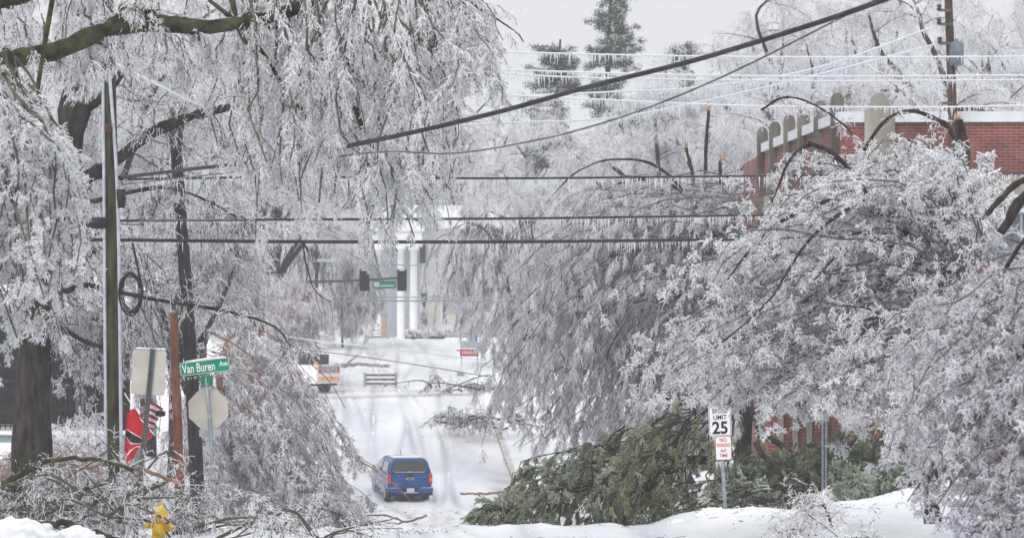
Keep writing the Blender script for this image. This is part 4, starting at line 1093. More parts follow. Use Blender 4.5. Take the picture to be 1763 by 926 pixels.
def grove_tree(px, d, top, wid, label, seed, name="icy_tree", trunk_r=.28, mat='bark', ice='ice', n1=16, n2=9, n3=4, droop=1.3, lean=0.0, nl=9,
               fork=0.35, rt=None, snapped=0, barkfrac=.12, twl=1.0, group="ice coated trees", gz=None, up=1.0, l1bark=.4):
    rg = np.random.default_rng(seed)
    root = tree_root(name, px, d, label, "tree", group)
    g = np.array(root.location); ztop = CZ + (YH - top) / F * d; h = max(ztop - g[2], 3.0)
    rt = rt or max(.009, .33 / F * 1.72 * d * .55)
    kt = MB(); bo = []; bR = []
    tr = np.array([g - [0, 0, .3], g + [lean * h * .1, 0, h * .2], g + [lean * h * .25, 0, h * fork]])
    c = spline(tr, 14); kt.tube(c, np.linspace(trunk_r * 1.15, trunk_r * .8, 14), mat, 12)
    for i in range(nl):
        a = rg.uniform(0, 2 * np.pi) if i else 1.5
        reach = wid * rg.uniform(.35, 1.0); hh = h * rg.uniform(.7, 1.0) if i else h
        s = c[-1] if rg.random() < .6 else c[rg.integers(7, 13)]
        e = np.array([g[0] + lean * h * .4 + math.cos(a) * reach, g[1] + math.sin(a) * reach * .8, g[2] + hh * (1 - .25 * (reach / wid) ** 2)])
        m1 = s + (e - s) * .4 + np.array([math.cos(a) * reach * -.05, 0, (e - s)[2] * .16 * up]) + rg.normal(size=3) * wid * .06
        m2 = s + (e - s) * .75 + np.array([0, 0, (e - s)[2] * .12 * up]) + rg.normal(size=3) * wid * .05
        L = spline(np.array([s, m1, m2, e]), 16); L[1:] += np.cumsum(rg.normal(size=(15, 3)) * .02 * wid * .3, 0)
        sn = i < snapped + 1 and i > 0 and snapped
        n_ = 9 if sn else 16
        R = np.linspace(trunk_r * .55, trunk_r * (.35 if sn else .10), n_)
        kt.tube(L[:n_], R, mat, 8)
        if sn: jag(kt, L[n_ - 1], L[n_ - 1] - L[n_ - 3], trunk_r * .36, .7, rg)
        if not sn: bo.append(L); bR.append(R)
        else:
            L2 = L[:16].copy(); bo.append(L2); bR.append(np.linspace(trunk_r * .1, .01, 16))
    kt.build("trunk", root)
    B = np.array(bo); R = np.array(bR)
    b2, r2 = grow(B, R, 10, (wid * .3, wid * .7), 1.0, droop * .7, K=8, wig=.14, rscale=.4, rmin=rt * 1.3, rg=rg, t0=.25)
    kc = MB()
    crownify(kc, b2, r2, rg, (n1, (.5 * twl, 1.5 * twl)), (n2, (.25 * twl, .7 * twl)), (n3, (.1 * twl, .25 * twl)), grav=(droop, droop * .8, .5), rt=rt, rs=rt * .8,
             ice=ice, barkfrac=barkfrac, bough_mat='twigbark', l1bark=l1bark)
    kc.build("crown", root)
    return root

# --- far and middle-distance trees
G = grove_tree
G(255, 118, -60, 5.5, "icy tree behind the mossy utility pole, far left of the grey backdrop", 101, n1=16, droop=1.0)
G(345, 135, -40, 6.0, "icy tree standing behind the dark leaning pole", 102, mat='bark', n1=16, droop=1.2)
G(440, 128, -70, 5.5, "icy tree behind the white curtain of twigs, above the street lamp arm", 103, n1=16, ice='ice')
G(545, 205, 60, 8.0, "far grey icy tree left of the white house", 104, trunk_r=.13, n1=14, ice='ice')
G(600, 240, -20, 8.0, "tall far icy tree rising left of the portico", 105, trunk_r=.14, n1=14, ice='ice')
G(470, 178, 200, 7.0, "pale icy tree near the far signal mast", 106, n1=14)
G(735, 262, 60, 9.0, "hazy icy tree rising behind the white house roof", 107, n1=12, ice='ice')
G(800, 268, 130, 8.0, "hazy icy tree behind the stepped roof", 108, n1=12, ice='ice')
G(905, 215, 190, 7.5, "icy tree with two greenish stems beyond the level wires", 110, mat='moss', n1=14, snapped=2, trunk_r=.35)
G(965, 225, 215, 7.5, "icy tree with upright mossy stems below the smaller pine", 111, mat='moss', n1=14, snapped=2, trunk_r=.35)
G(1060, 175, 255, 8.0, "icy tree with a snapped orange top between the pines and the weeping tree", 112, n1=16, snapped=3, trunk_r=.28)
G(1090, 140, 330, 6.5, "grey icy tree directly behind the arching branches", 114, n1=16, ice='ice')
G(1150, 150, 110, 7.0, "icy tree with snapped tops under the climbing cable", 115, n1=16, snapped=3)
G(1215, 128, 170, 5.5, "icy tree with torn pale wood left of the stone fins", 116, n1=18, snapped=4, trunk_r=.2)
G(1280, 150, -60, 8.0, "tall pale icy tree against the sky, right of the tall pine", 117, n1=13, ice='ice', snapped=2, up=1.3)
G(1370, 140, 40, 7.0, "icy tree with a bare dead top above the first stone fins", 118, n1=14, snapped=2)
G(1488, 122, 10, 7.0, "icy tree with three sawn mossy limbs above the parapet", 119, mat='moss', n1=13, snapped=3, trunk_r=.32, fork=.62)
G(1700, 124, -90, 7.5, "tall icy tree right of the transformer pole", 121, mat='bark', n1=15, snapped=2, trunk_r=.36)
G(1790, 135, -70, 8, "icy tree at the far right corner above the parapet", 122, n1=14)
G(120, 112, 10, 6, "icy tree rising behind the dark porch house roof", 123, n1=14, ice='ice')
G(20, 120, 0, 7, "icy tree behind the far left corner of the porch house", 124, n1=13, ice='ice')
G(500, 176, 470, 2.2, "pale pinkish icy thicket tree before the far crossing", 125, ice='icewarm', n1=18, droop=1.6, trunk_r=.12, fork=.2, nl=12, barkfrac=.12)
G(325, 112, 390, 3.0, "bent icy tree between the street name sign and the street", 127, n1=18, droop=1.4, trunk_r=.16, barkfrac=.35)
G(300, 100, 250, 4.5, "icy tree with dark tangled twigs just behind the two leaning poles", 128, n1=16, droop=1.1, trunk_r=.18, barkfrac=.4)

G(1140, 165, 60, 6.0, "pale icy tree filling in behind the snapped leaders", 129, n1=14)
G(1245, 170, 30, 7.0, "pale icy tree veiling the sky left of the tall one", 130, n1=13)
G(1430, 150, 30, 6.0, "icy tree behind the corner of the stone fins", 131, n1=13)
G(1640, 150, -20, 7.0, "icy tree behind the transformer pole", 132, n1=13)

G(1345, 165, -30, 7.0, "pale icy tree behind the bare dead top", 133, n1=16, n2=11)
G(1545, 160, -60, 7.0, "pale icy tree between the sawn limbs and the transformer pole", 134, n1=16, n2=11)
G(1735, 165, -80, 8.0, "pale icy tree in the upper right corner, behind the forked one", 135, n1=16, n2=11)
G(1440, 175, -10, 7.0, "hazy icy tree low behind the fins, under the pale sky", 136, n1=16, n2=10)

def weeping_far(px, d, label, keys, limbs, seed, n):
    rg = np.random.default_rng(seed); root = tree_root("weeping_tree", px, d, label, "tree", "ice coated trees")
    g = np.array(root.location); kt = MB()
    limbs_mesh(kt, [([(x, y, d) for x, y in q], r0, r1) for q, r0, r1 in limbs], 'bark', rg); kt.build("trunk", root)
    B, R = fan([[(x, y, d) for x, y in q] for q in keys], n, rg, dj=1.6, pj=9, wig=.04, r=(.04, .02)); k = MB()
    crownify(k, B, R, rg, (14, (.5, 1.6)), (10, (.2, .7)), (4, (.1, .25)), grav=(2.4, 1.8, 1.0), rt=.013, rs=.013, ice='icegrey', barkfrac=.14)
    k.build("crown", root)
weeping_far(885, 195, "pale weeping icy tree hanging over the right half of the white house front",
    [[(800, 380), (770, 420), (758, 470), (752, 520)], [(830, 380), (800, 430), (790, 490), (788, 545)], [(850, 390), (835, 440), (825, 500), (818, 555)], [(880, 400), (865, 460), (855, 520), (850, 570)], [(900, 400), (895, 470), (890, 540), (885, 590)]],
    [([(890, 640), (885, 560), (870, 470), (840, 400), (800, 380)], .16, .05), ([(870, 470), (830, 440), (780, 470), (765, 520)], .07, .03), ([(878, 500), (830, 500), (800, 540), (790, 570)], .05, .02)], 301, 70)
weeping_far(590, 222, "pale weeping icy tree at the left side of the portico, behind the signals",
    [[(490, 400), (480, 450), (475, 510), (472, 560)], [(530, 390), (525, 440), (522, 500), (520, 560)], [(570, 390), (570, 440), (572, 500), (575, 565)], [(610, 400), (612, 450), (615, 510), (618, 560)], [(630, 410), (642, 450), (648, 490), (650, 520)]],
    [([(590, 610), (588, 540), (585, 470), (570, 410)], .08, .04)], 302, 125)

# distant wood closing the view
def treeline():
    rg = np.random.default_rng(77); k = MB()
    for (x0, x1, d, top, n) in ((-900, 860, 300, 130, 26), (700, 1300, 330, 205, 14), (1150, 2700, 260, 120, 24)):
        for px in np.linspace(x0, x1, n):
            p = ground(px + rg.normal() * 10, d + rg.normal() * 8); h = CZ + (YH - top - rg.random() * 90) / F * d - p[2]
            B = np.array([spline(np.array([p + [0, 0, h * .15], p + [math.cos(a) * 2, math.sin(a) * 2, h * .6], p + [math.cos(a) * 4.2, math.sin(a) * 3, h * rg.uniform(.75, 1)]]), 9) for a in rg.uniform(0, 6.28, 7)])
            R = np.tile(np.linspace(.16, .05, 9), (7, 1))
            crownify(k, B, R, rg, (18, (1.5, 4.0)), (9, (.6, 1.6)), (2, (.3, .6)), grav=(1.2, 1, .5), rt=.035, rs=.03, ice='icegrey', barkfrac=.15)
    k.build("treeline", None, "hazy mass of ice coated trees closing the view behind the houses", "woodland", kind='stuff')
treeline()

# --- pines
def pine(px, d, top, label, seed, wid=3.2, dens=1.0, bare=.35, base=None):
    rg = np.random.default_rng(seed)
    root = tree_root("pine_tree", px, d, label, "pine", "dark pines on the skyline")
    g = np.array(root.location); h = CZ + (YH - top) / F * d - g[2]
    c = spline(np.array([g - [0, 0, .3], g + [.3, 0, h * .4], g + [-.2, 0, h * .75], g + [.1, 0, h]]), 30)
    kt = MB(); kt.tube(c, np.linspace(.38, .06, 30), 'bark', 10)
    k = MB(); z = bare
    while z < .985:
        i = z * 29; p = c[int(i)]
        for _ in range(4):
            a = rg.uniform(0, 6.28); ln = wid * (1.05 - z) ** .6 * rg.uniform(.3, 1.25) + .3
            if rg.random() < .3: continue
            e = p + np.array([math.cos(a) * ln, math.sin(a) * ln, rg.uniform(-.15, .35) * ln])
            L = spline(np.array([p, p + (e - p) * .5 + [0, 0, -.1 * ln], e]), 7)
            kt.tube(L, np.linspace(.07, .03, 7), 'bark', 5)
            m = int(7 * dens) + 2
            for t in rg.uniform(.35, 1.0, m):
                q = L[0] + (L[-1] - L[0]) * t + rg.normal(size=3) * .30
                n = 85
                b = q + rg.normal(size=(n, 3)) * [.18, .18, .11]
                k.spikes(b, rg.normal(size=(n, 3)) + [0, 0, .4], rg.uniform(.10, .22, n), .022, 'needles')
                k.spikes(b[:8] + [0, 0, .1], rg.normal(size=(8, 3)) + [0, 0, .4], rg.uniform(.12, .25, 8), .025, 'icegrey')
        z += 1.05 / h * rg.uniform(.7, 1.4)
    kt.build("trunk", root); k.build("crown", root)
pine(1052, 206, -40, "tallest dark pine against the pale sky", 201, wid=2.9, dens=1.1)
pine(962, 200, 68, "shorter dark pine left of the tallest one", 202, wid=2.8, bare=.3, dens=1.3)
pine(1108, 200, 150, "low dark pine showing between the wires right of the tallest one", 203, wid=2.4, bare=.2, dens=1.2)
pine(1172, 200, 80, "small dark pine sprigs at the left edge of the pale tall tree", 204, wid=1.5, bare=.6)

# --- weeping dome in the middle distance on the right
def dome():
    rg = np.random.default_rng(31); D = 92
    root = tree_root("weeping_tree", 1275, D, "large grey tree bowed over by ice, its fine twigs combed down to the fallen cedar", "tree")
    g = np.array(root.location)
    kt = MB(); limbs = [(np.array([g - [0, 0, .3], P(1282, 700, D), P(1275, 580, D), P(1262, 470, D)]), .26, .16)]
    dk = [[(1262, 480), (1180, 478), (1080, 495), (980, 520), (900, 585)], [(1262, 500), (1200, 510), (1150, 512), (1090, 545), (1050, 600), (1040, 660)],
          [(1262, 440), (1120, 430), (1000, 460), (930, 520), (880, 560)], [(1262, 470), (1190, 400), (1080, 385), (990, 420)], [(1110, 690), (1080, 730), (1030, 770), (1020, 800)],
          [(1262, 450), (1150, 300), (1060, 275), (990, 300), (940, 350)], [(1250, 470), (1170, 330), (1100, 310), (1040, 330)]]
    for q in dk: limbs.append(([(x, y, D - 2.0 + rg.normal() * .5) for x, y in q], .050, .016))
    for q in ([(1225, 420), (1215, 300), (1220, 190)], [(1200, 430), (1195, 320), (1180, 250)], [(1240, 430), (1242, 350), (1240, 280)]): limbs.append(([(x, y, D + .5) for x, y in q], .07, .05))
    lm = limbs_mesh(kt, limbs, 'bark', rg)
    for c_, r_ in lm[-3:]: jag(kt, c_[-1], [0, 0, 1], .05, .35, rg)
    kt.build("trunk", root)
    keys = [[(1280, 340), (1180, 330), (1070, 360), (990, 430)],
            [(1280, 380), (1150, 370), (1020, 400), (955, 450), (925, 520)],
            [(1270, 430), (1130, 410), (1000, 460), (930, 550), (905, 630)],
            [(1270, 470), (1150, 460), (1030, 500), (940, 600), (908, 685)],
            [(1270, 500), (1160, 495), (1060, 555), (990, 650), (958, 735)],
            [(1280, 540), (1200, 540), (1120, 600), (1060, 690), (1015, 770)],
            [(1290, 560), (1250, 600), (1200, 670), (1165, 740)], [(1300, 480), (1290, 560), (1270, 650), (1260, 730)]]
    keys = [[(x, y, D + rg.normal() * .5) for x, y in q] for q in keys]
    B, R = fan(keys, 290, rg, dj=2.4, pj=14, wig=.045, r=(.020, .009))
    k = MB(); LB = np.array([c_[::2] for c_, r_ in lm[1:8]]); LR = np.array([r_[::2] * .6 for c_, r_ in lm[1:8]])
    crownify(k, LB, LR, rg, (26, (.2, .8)), (8, (.1, .35)), (4, (.05, .12)), grav=(1.0, .8, .5), rt=.008, rs=.007, ice='icegrey', barkfrac=.3, t0=.02)
    crownify(k, B, R, rg, (20, (.3, .85)), (15, (.10, .36)), (6, (.04, .11)), grav=(1.9, 1.3, .7), rt=.0072, rs=.0078, ice='iceshade', barkfrac=.13, wig=.2, ang=(.4, 1.0), l1bark=.45)
    k.build("crown", root)
dome()

# --- white front tree on the right
def front_right():
    rg = np.random.default_rng(32); D = 54
    root = tree_root("icy_tree", 1604, D, "big brilliant white iced tree bowed before the brick building and over the signs", "tree")
    g = np.array(root.location)
    kt = MB()
    L = [([(1606, 900, D), (1604, 840, D), (1608, 700, D), (1625, 560, D), (1640, 420, D), (1648, 330, D), (1660, 268, D), (1648, 205, D)], .16, .08),
         ([(1640, 420, D), (1655, 330, D - .5), (1640, 230, D - .5), (1600, 200, D - .6), (1560, 192, D - .8), (1520, 210, D - 1), (1485, 260, D - 1)], .045, .028),
         ([(1640, 470, D), (1560, 400, D - 1), (1500, 340, D - 1.4), (1462, 290, D - 1.6), (1430, 262, D - 1.8), (1400, 248, D - 2)], .06, .035),
         ([(1400, 248, D - 2), (1370, 262, D - 2), (1345, 310, D - 2), (1320, 380, D - 2)], .03, .012),
         ([(1640, 480, D), (1560, 400, D), (1460, 345, D - 1.6), (1400, 355, D - 1.8), (1330, 390, D - 2), (1290, 430, D - 2), (1250, 480, D - 2)], .05, .016),
         ([(1500, 335, D - 1.6), (1430, 380, D - 2), (1380, 430, D - 2.2), (1320, 520, D - 2.3), (1230, 600, D - 2.4)], .035, .012),
         ([(1640, 500, D), (1560, 440, D - 1.6), (1480, 400, D - 2), (1440, 440, D - 2.3), (1400, 480, D - 2.4)], .03, .012),
         ([(1530, 545, D - 3), (1500, 548, D - 3.2), (1470, 555, D - 3.2), (1440, 568, D - 3.2)], .035, .012),
         ([(1530, 550, D - 3), (1500, 558, D - 3.2), (1480, 580, D - 3.2), (1455, 600, D - 3.2)], .03, .010),
         ([(1530, 548, D - 3), (1490, 530, D - 3.2), (1440, 525, D - 3.2)], .022, .009),
         ([(1310, 190, D - 1), (1350, 168, D - 1), (1400, 180, D - 1), (1450, 215, D - 1), (1482, 255, D - 1)], .02, .012)]
    lm = limbs_mesh(kt, L, 'bark', rg)
    jag(kt, P(1648, 205, D), [.25, 0, 1], .08, .12, rg); kt.build("trunk", root)
    keys = [[(1640, 480), (1645, 380), (1670, 350), (1680, 390), (1680, 450)],
            [(1640, 470), (1645, 350), (1660, 300), (1672, 310)],
            [(1640, 470), (1600, 340), (1570, 280), (1530, 280), (1500, 320)],
            [(1640, 450), (1560, 370), (1450, 340), (1360, 380), (1290, 450)],
            [(1640, 470), (1520, 420), (1380, 430), (1270, 500), (1210, 590)],
            [(1640, 510), (1500, 470), (1350, 490), (1225, 545), (1165, 600)],
            [(1640, 560), (1500, 530), (1360, 560), (1255, 600), (1225, 640)],
            [(1640, 590), (1540, 580), (1430, 620), (1375, 660), (1335, 690)],
            [(1640, 600), (1580, 610), (1515, 665), (1480, 725)],
            [(1640, 560), (1640, 600), (1630, 680), (1610, 770)]]
    keys = [[(x, y, D + rg.normal() * .3) for x, y in q] for q in keys]
    B, R = fan(keys, 235, rg, dj=1.5, pj=17, wig=.05, r=(.018, .008))
    k = MB(); LB = np.array([c_[::2] for c_, r_ in lm[1:]]); LR = np.array([r_[::2] * .5 for c_, r_ in lm[1:]])
    crownify(k, LB, LR, rg, (14, (.12, .5)), (7, (.06, .25)), (5, (.03, .08)), grav=(.8, .6, .4), rt=.0062, rs=.0062, barkfrac=.15, wig=.3, t0=.05)
    crownify(k, B, R, rg, (18, (.22, .72)), (19, (.04, .19)), (8, (.018, .055)), grav=(1.1, .55, .3), rt=.0066, rs=.0095, ice='ice', barkfrac=.15, wig=.36, hang=.15, l1bark=.5, ang=(.5, 1.6))
    k.build("crown", root)
front_right()

# --- nearest tree at the right edge
def near_right():
    rg = np.random.default_rng(33); D = 36
    root = tree_root("icy_tree", 2050, D, "nearest iced tree, a dense lavender grey mass filling the lower right corner", "tree")
    g = np.array(root.location)
    kt = MB()
    L = [(np.array([g - [0, 0, .3], P(2010, 700, D), P(1960, 400, D), P(1930, 200, D)]), .22, .13),
         ([(1940, 250, D), (1850, 290, D), (1763, 340, D), (1722, 398, D)], .07, .05),
         ([(1940, 260, D), (1820, 300, D), (1750, 320, D), (1700, 380, D)], .05, .03),
         ([(1960, 380, D), (1880, 360, D), (1800, 380, D), (1740, 440, D), (1700, 520, D)], .04, .02),
         ([(1960, 420, D), (1860, 460, D), (1780, 560, D), (1720, 700, D), (1690, 830, D)], .04, .015)]
    limbs_mesh(kt, L, 'bark', rg); kt.build("trunk", root)
    keys = [[(1920, 480), (1850, 480), (1780, 490), (1730, 520)],
            [(1900, 490), (1800, 480), (1730, 500), (1670, 550)],
            [(1900, 420), (1780, 460), (1670, 540), (1600, 620)],
            [(1900, 500), (1790, 560), (1680, 640), (1605, 740)],
            [(1920, 560), (1810, 650), (1720, 740), (1660, 830)],
            [(1920, 640), (1830, 740), (1750, 840), (1680, 920)],
            [(1940, 740), (1860, 830), (1780, 880), (1690, 930)], [(1900, 850), (1820, 860), (1720, 890), (1620, 940)]]
    keys = [[(x, y, D + rg.normal() * .2) for x, y in q] for q in keys]
    B, R = fan(keys, 165, rg, dj=1.1, pj=22, wig=.06, r=(.012, .006))
    k = MB(); crownify(k, B, R, rg, (18, (.2, .58)), (18, (.03, .14)), (8, (.014, .042)), grav=(1.1, .55, .3), rt=.0052, rs=.0068, ice='iceshade', barkfrac=.15, wig=.36, hang=.1, l1bark=.5, ang=(.5, 1.6))
    k.build("crown", root)
near_right()

# --- mossy limbed near tree on the left: curtains of iced twigs
def near_left():
    rg = np.random.default_rng(34); D = 46
    root = tree_root("mossy_tree", -420, D, "near tree reaching in from the left with a mossy limb and white twig curtains", "tree")
    g = np.array(root.location)
    kt = MB()
    L = [(np.array([g - [0, 0, .3], P(-400, 600, D), P(-360, 200, D), P(-330, -100, D)]), .36, .22),
         ([(-370, 220, D), (-150, 150, D), (0, 105, D), (100, 86, D), (180, 50, D), (270, 40, D), (350, 46, D), (430, 36, D), (520, 8, D), (620, -40, D)], .17, .08),
         ([(-340, -60, D), (-150, 60, D), (-60, 20, D), (40, -10, D), (120, -40, D)], .14, .08),
         ([(-330, -90, D), (0, -160, D), (300, -130, D), (600, -90, D), (800, -60, D), (860, -40, D)], .15, .04),
         ([(180, 50, D - .1), (215, 20, D), (245, 14, D), (300, 30, D + .1)], .07, .05),
         ([(380, -60, D), (400, 0, D), (415, 60, D), (450, 100, D)], .05, .025),
         ([(560, -60, D - .6), (590, 60, D - .7), (605, 160, D - .8), (630, 240, D - .8), (650, 255, D - .8)], .05, .025),
         ([(720, -60, D), (742, 30, D - .5), (755, 100, D - .5), (780, 120, D - .5)], .04, .015),
         ([(780, -40, D), (812, 5, D), (850, 30, D), (885, 55, D), (900, 70, D)], .022, .008),
         ([(360, 0, D + .5), (430, 60, D + .5), (470, 120, D + .5), (520, 190, D + .5), (600, 250, D + .5), (650, 300, D + .5), (690, 350, D + .5)], .035, .012),
         ([(100, -60, D - 3), (60, 200, D - 3), (80, 330, D - 3.2), (60, 450, D - 3.3)], .035, .018)]
    lm = limbs_mesh(kt, L, 'moss', rg)
    sb, sr = grow(np.array([lm[1][0], lm[2][0], lm[4][0]]), np.array([lm[1][1], lm[2][1], lm[4][1]]), 12, (.2, 1.1), 1.0, .3, K=7, wig=.3, rscale=.3, rmin=.008, rg=rg)
    kt.tubes(sb, sr, 'moss', 5, smooth=True); kt.build("trunk", root)
    keys = [[(420, -60, D + 3), (440, 40, D + 3), (450, 120, D + 3), (455, 200, D + 3)],
            [(450, -60, D + 2.6), (465, 60, D + 2.6), (480, 180, D + 2.4), (485, 280, D + 2.2)],
            [(520, -60), (530, 80), (545, 200), (550, 320)],
            [(590, -60), (605, 110), (630, 230), (640, 340)],
            [(650, -60), (670, 110), (695, 230), (705, 340)],
            [(700, -60), (715, 80), (730, 180), (732, 270)],
            [(735, -60), (760, 30), (780, 90), (785, 150)],
            [(770, -60), (800, 0), (820, 30), (840, 60)]]
    keys = [[(q_[0], q_[1], (q_[2] if len(q_) > 2 else D) + rg.normal() * .3) for q_ in q] for q in keys]
    B, R = fan(keys, 115, rg, dj=1.6, pj=24, wig=.05, r=(.02, .010))
    k = MB(); crownify(k, B, R, rg, (18, (.3, .8)), (16, (.06, .24)), (7, (.02, .06)), grav=(1.8, 1.0, .6), rt=.0056, rs=.0070, ice='ice', bark='mosstwig', barkfrac=.2, wig=.26, hang=.15, l1bark=.6)
    crownify(k, sb, sr * .5, rg, (7, (.1, .4)), (6, (.06, .22)), (5, (.03, .08)), grav=(.8, .6, .4), rt=.006, rs=.006, bark='mosstwig', barkfrac=.2, wig=.3, hang=.2)
    # sparse hanging twigs and icicles along the mossy limb
    keys = [[(x, 55, D + .2), (x + 6, 85, D + .2), (x + 8, 110, D + .2)] for x in (0, 120, 260, 420)]
    B, R = fan(keys, 22, rg, dj=.3, pj=20, wig=.05, r=(.010, .006))
    crownify(k, B, R, rg, (9, (.15, .5)), (7, (.1, .25)), (4, (.03, .09)), grav=(1.6, 1.2, .8), rt=.0065, rs=.007, ice='ice', bark='mosstwig', barkfrac=.2, hang=.4)
    k.build("crown", root)
    # nearest curtain at the left edge, on its own lower boughs
    keys = [[(-180, 60), (-130, 250), (-80, 420), (-50, 590)],
            [(-110, 40), (-70, 230), (-25, 430), (-10, 600)],
            [(-60, 60), (-10, 220), (20, 380), (30, 530)],
            [(0, 100), (40, 220), (65, 360), (70, 490)],
            [(30, 170), (75, 250), (100, 340), (100, 460)], [(20, 170), (70, 220), (105, 270), (115, 330)]]
    keys = [[(x, y, 41 + rg.normal() * .3) for x, y in q] for q in keys]
    B, R = fan(keys, 85, rg, dj=1.0, pj=12, wig=.04, r=(.016, .009))
    k = MB(); crownify(k, B, R, rg, (17, (.2, .5)), (17, (.035, .16)), (8, (.016, .05)), grav=(1.0, .5, .35), rt=.0054, rs=.0072, ice='ice', bark='mosstwig', barkfrac=.13, wig=.28, hang=.1, l1bark=.55)
    keys = [[(-60, -80, 49), (-20, -20, 49), (10, 40, 49), (15, 100, 49)], [(60, -80, 49), (80, -20, 49), (95, 40, 49), (90, 110, 49)], [(160, -90, 49), (175, -40, 49), (170, 20, 49), (165, 90, 49)], [(300, -90, 49), (315, -40, 49), (320, 20, 49), (310, 70, 49)]]
    B, R = fan(keys, 34, rg, dj=.8, pj=16, wig=.03, r=(.014, .008))
    crownify(k, B, R, rg, (12, (.2, .6)), (9, (.10, .30)), (5, (.035, .1)), grav=(1.6, 1.2, .8), rt=.0065, rs=.007, ice='ice', bark='mosstwig', barkfrac=.15, hang=.3)
    k.build("lower_crown", root)
near_left()

# --- big dark trunk tree before the porch
def porch_tree():
    rg = np.random.default_rng(35); D = 62
    root = tree_root("shade_tree", 55, D, "thick dark trunk before the iron railing, its limbs cut across behind the utility pole", "tree")
    g = np.array(root.location)
    kt = MB()
    L = [(np.array([g - [0, 0, .6], P(55, 780, D), P(58, 640, D), P(78, 480, D), P(106, 330, D), P(128, 200, D), P(140, 60, D), P(150, -80, D)]), .40, .22),
         ([(112, 320, D), (160, 300, D), (205, 272, D), (250, 236, D), (300, 212, D), (350, 196, D), (396, 187, D)], .13, .075),
         ([(80, 460, D), (110, 500, D), (140, 490, D), (180, 497, D), (250, 512, D), (330, 525, D), (400, 538, D), (470, 562, D), (500, 600, D)], .07, .012),
         ([(95, 420, D), (125, 470, D), (150, 445, D), (170, 430, D)], .07, .05),
         ([(128, 200, D), (175, 170, D), (215, 120, D), (225, 95, D)], .10, .06),
         ([(120, 260, D), (60, 220, D), (30, 150, D), (20, 60, D)], .12, .06),
         ([(150, 350, D), (230, 330, D), (290, 325, D), (350, 345, D), (410, 375, D)], .05, .015),
         ([(205, 600, D), (150, 590, D), (100, 560, D), (80, 540, D)], .05, .04)]
    Ls = limbs_mesh(kt, L, 'bark', rg); kt.build("trunk", root)
    B = np.array([c[6:] for c, R in Ls[1:]]); R = np.array([r[6:] for c, r in Ls[1:]]) * .3
    b2, r2 = grow(B, R, 12, (.6, 2.2), 1.0, .8, K=8, wig=.22, rscale=.6, rmin=.010, rg=rg)
    kk = [[(90, 440, 64), (130, 480, 65), (165, 530, 66), (185, 600, 67)], [(70, 480, 64), (110, 520, 65), (140, 570, 66), (150, 640, 67)], [(200, 430, 64), (225, 500, 65), (245, 580, 66), (255, 660, 67)], [(240, 440, 66), (270, 520, 67), (285, 600, 68), (290, 690, 69)]]
    FB, FR = fan(kk, 46, rg, dj=.8, pj=14, wig=.05, r=(.014, .008))
    k = MB(); crownify(k, FB, FR, rg, (11, (.25, .7)), (9, (.08, .3)), (5, (.03, .08)), grav=(1.2, .8, .5), rt=.007, rs=.008, ice='iceshade', barkfrac=.35, wig=.3, l1bark=.8)
    crownify(k, b2, r2, rg, (9, (.3, .9)), (6, (.15, .45)), (3, (.04, .1)), grav=(1.2, .9, .6), rt=.008, rs=.008, ice='ice', barkfrac=.45, wig=.3, hang=.1, l1bark=.9)
    k.build("crown", root)
porch_tree()

# --- bowed tree / thicket left of the pickup
def bowed_left():
    rg = np.random.default_rng(36); D = 80
    root = tree_root("bowed_tree", 400, D, "hump shaped young tree bent to the ground by ice, beside the pickup", "tree")
    g = np.array(root.location)
    kt = MB()
    L = [(np.array([g - [0, 0, .3], P(385, 760, D), P(380, 650, D), P(395, 580, D)]), .16, .09)]
    for q in ([(395, 580), (440, 565), (500, 600), (560, 650), (590, 700)], [(395, 590), (450, 600), (500, 640), (540, 700), (560, 760)], [(390, 600), (440, 650), (470, 720), (480, 800)],
              [(400, 575), (470, 580), (530, 610), (575, 650)], [(622, 795), (645, 808), (680, 836), (706, 862)], [(500, 640), (520, 700), (560, 760), (575, 850)]):
        L.append(([(x, y, D + rg.normal() * .8 - 1) for x, y in q], .022, .009))
    limbs_mesh(kt, L, 'redtwig', rg); kt.build("trunk", root)
    keys = [[(380, 600), (430, 585), (490, 620), (535, 690), (560, 750)],
            [(380, 610), (435, 620), (495, 670), (545, 740), (575, 810)],
            [(385, 620), (440, 670), (485, 740), (540, 815), (585, 868)], [(500, 820), (550, 858), (595, 888), (632, 908)], [(470, 850), (535, 875), (580, 893), (620, 910)],
            [(380, 640), (420, 700), (470, 790), (550, 878)],
            [(375, 650), (400, 730), (430, 810), (470, 885)],
            [(370, 650), (375, 730), (390, 810), (400, 890)], [(375, 620), (350, 670), (340, 740), (345, 840)]]
    keys = [[(x, y, D + rg.normal() * .3) for x, y in q] for q in keys]
    B, R = fan(keys, 150, rg, dj=2.0, pj=12, wig=.04, r=(.012, .007))
    k = MB(); crownify(k, B, R, rg, (19, (.22, .6)), (16, (.06, .24)), (6, (.03, .08)), grav=(1.3, .7, .4), rt=.0070, rs=.0085, ice='iceshade', bark='twigbark', barkfrac=.18, wig=.3, ang=(.4, 1.2), l1bark=.45, bough_mat='redtwig')
    k.build("crown", root)
bowed_left()

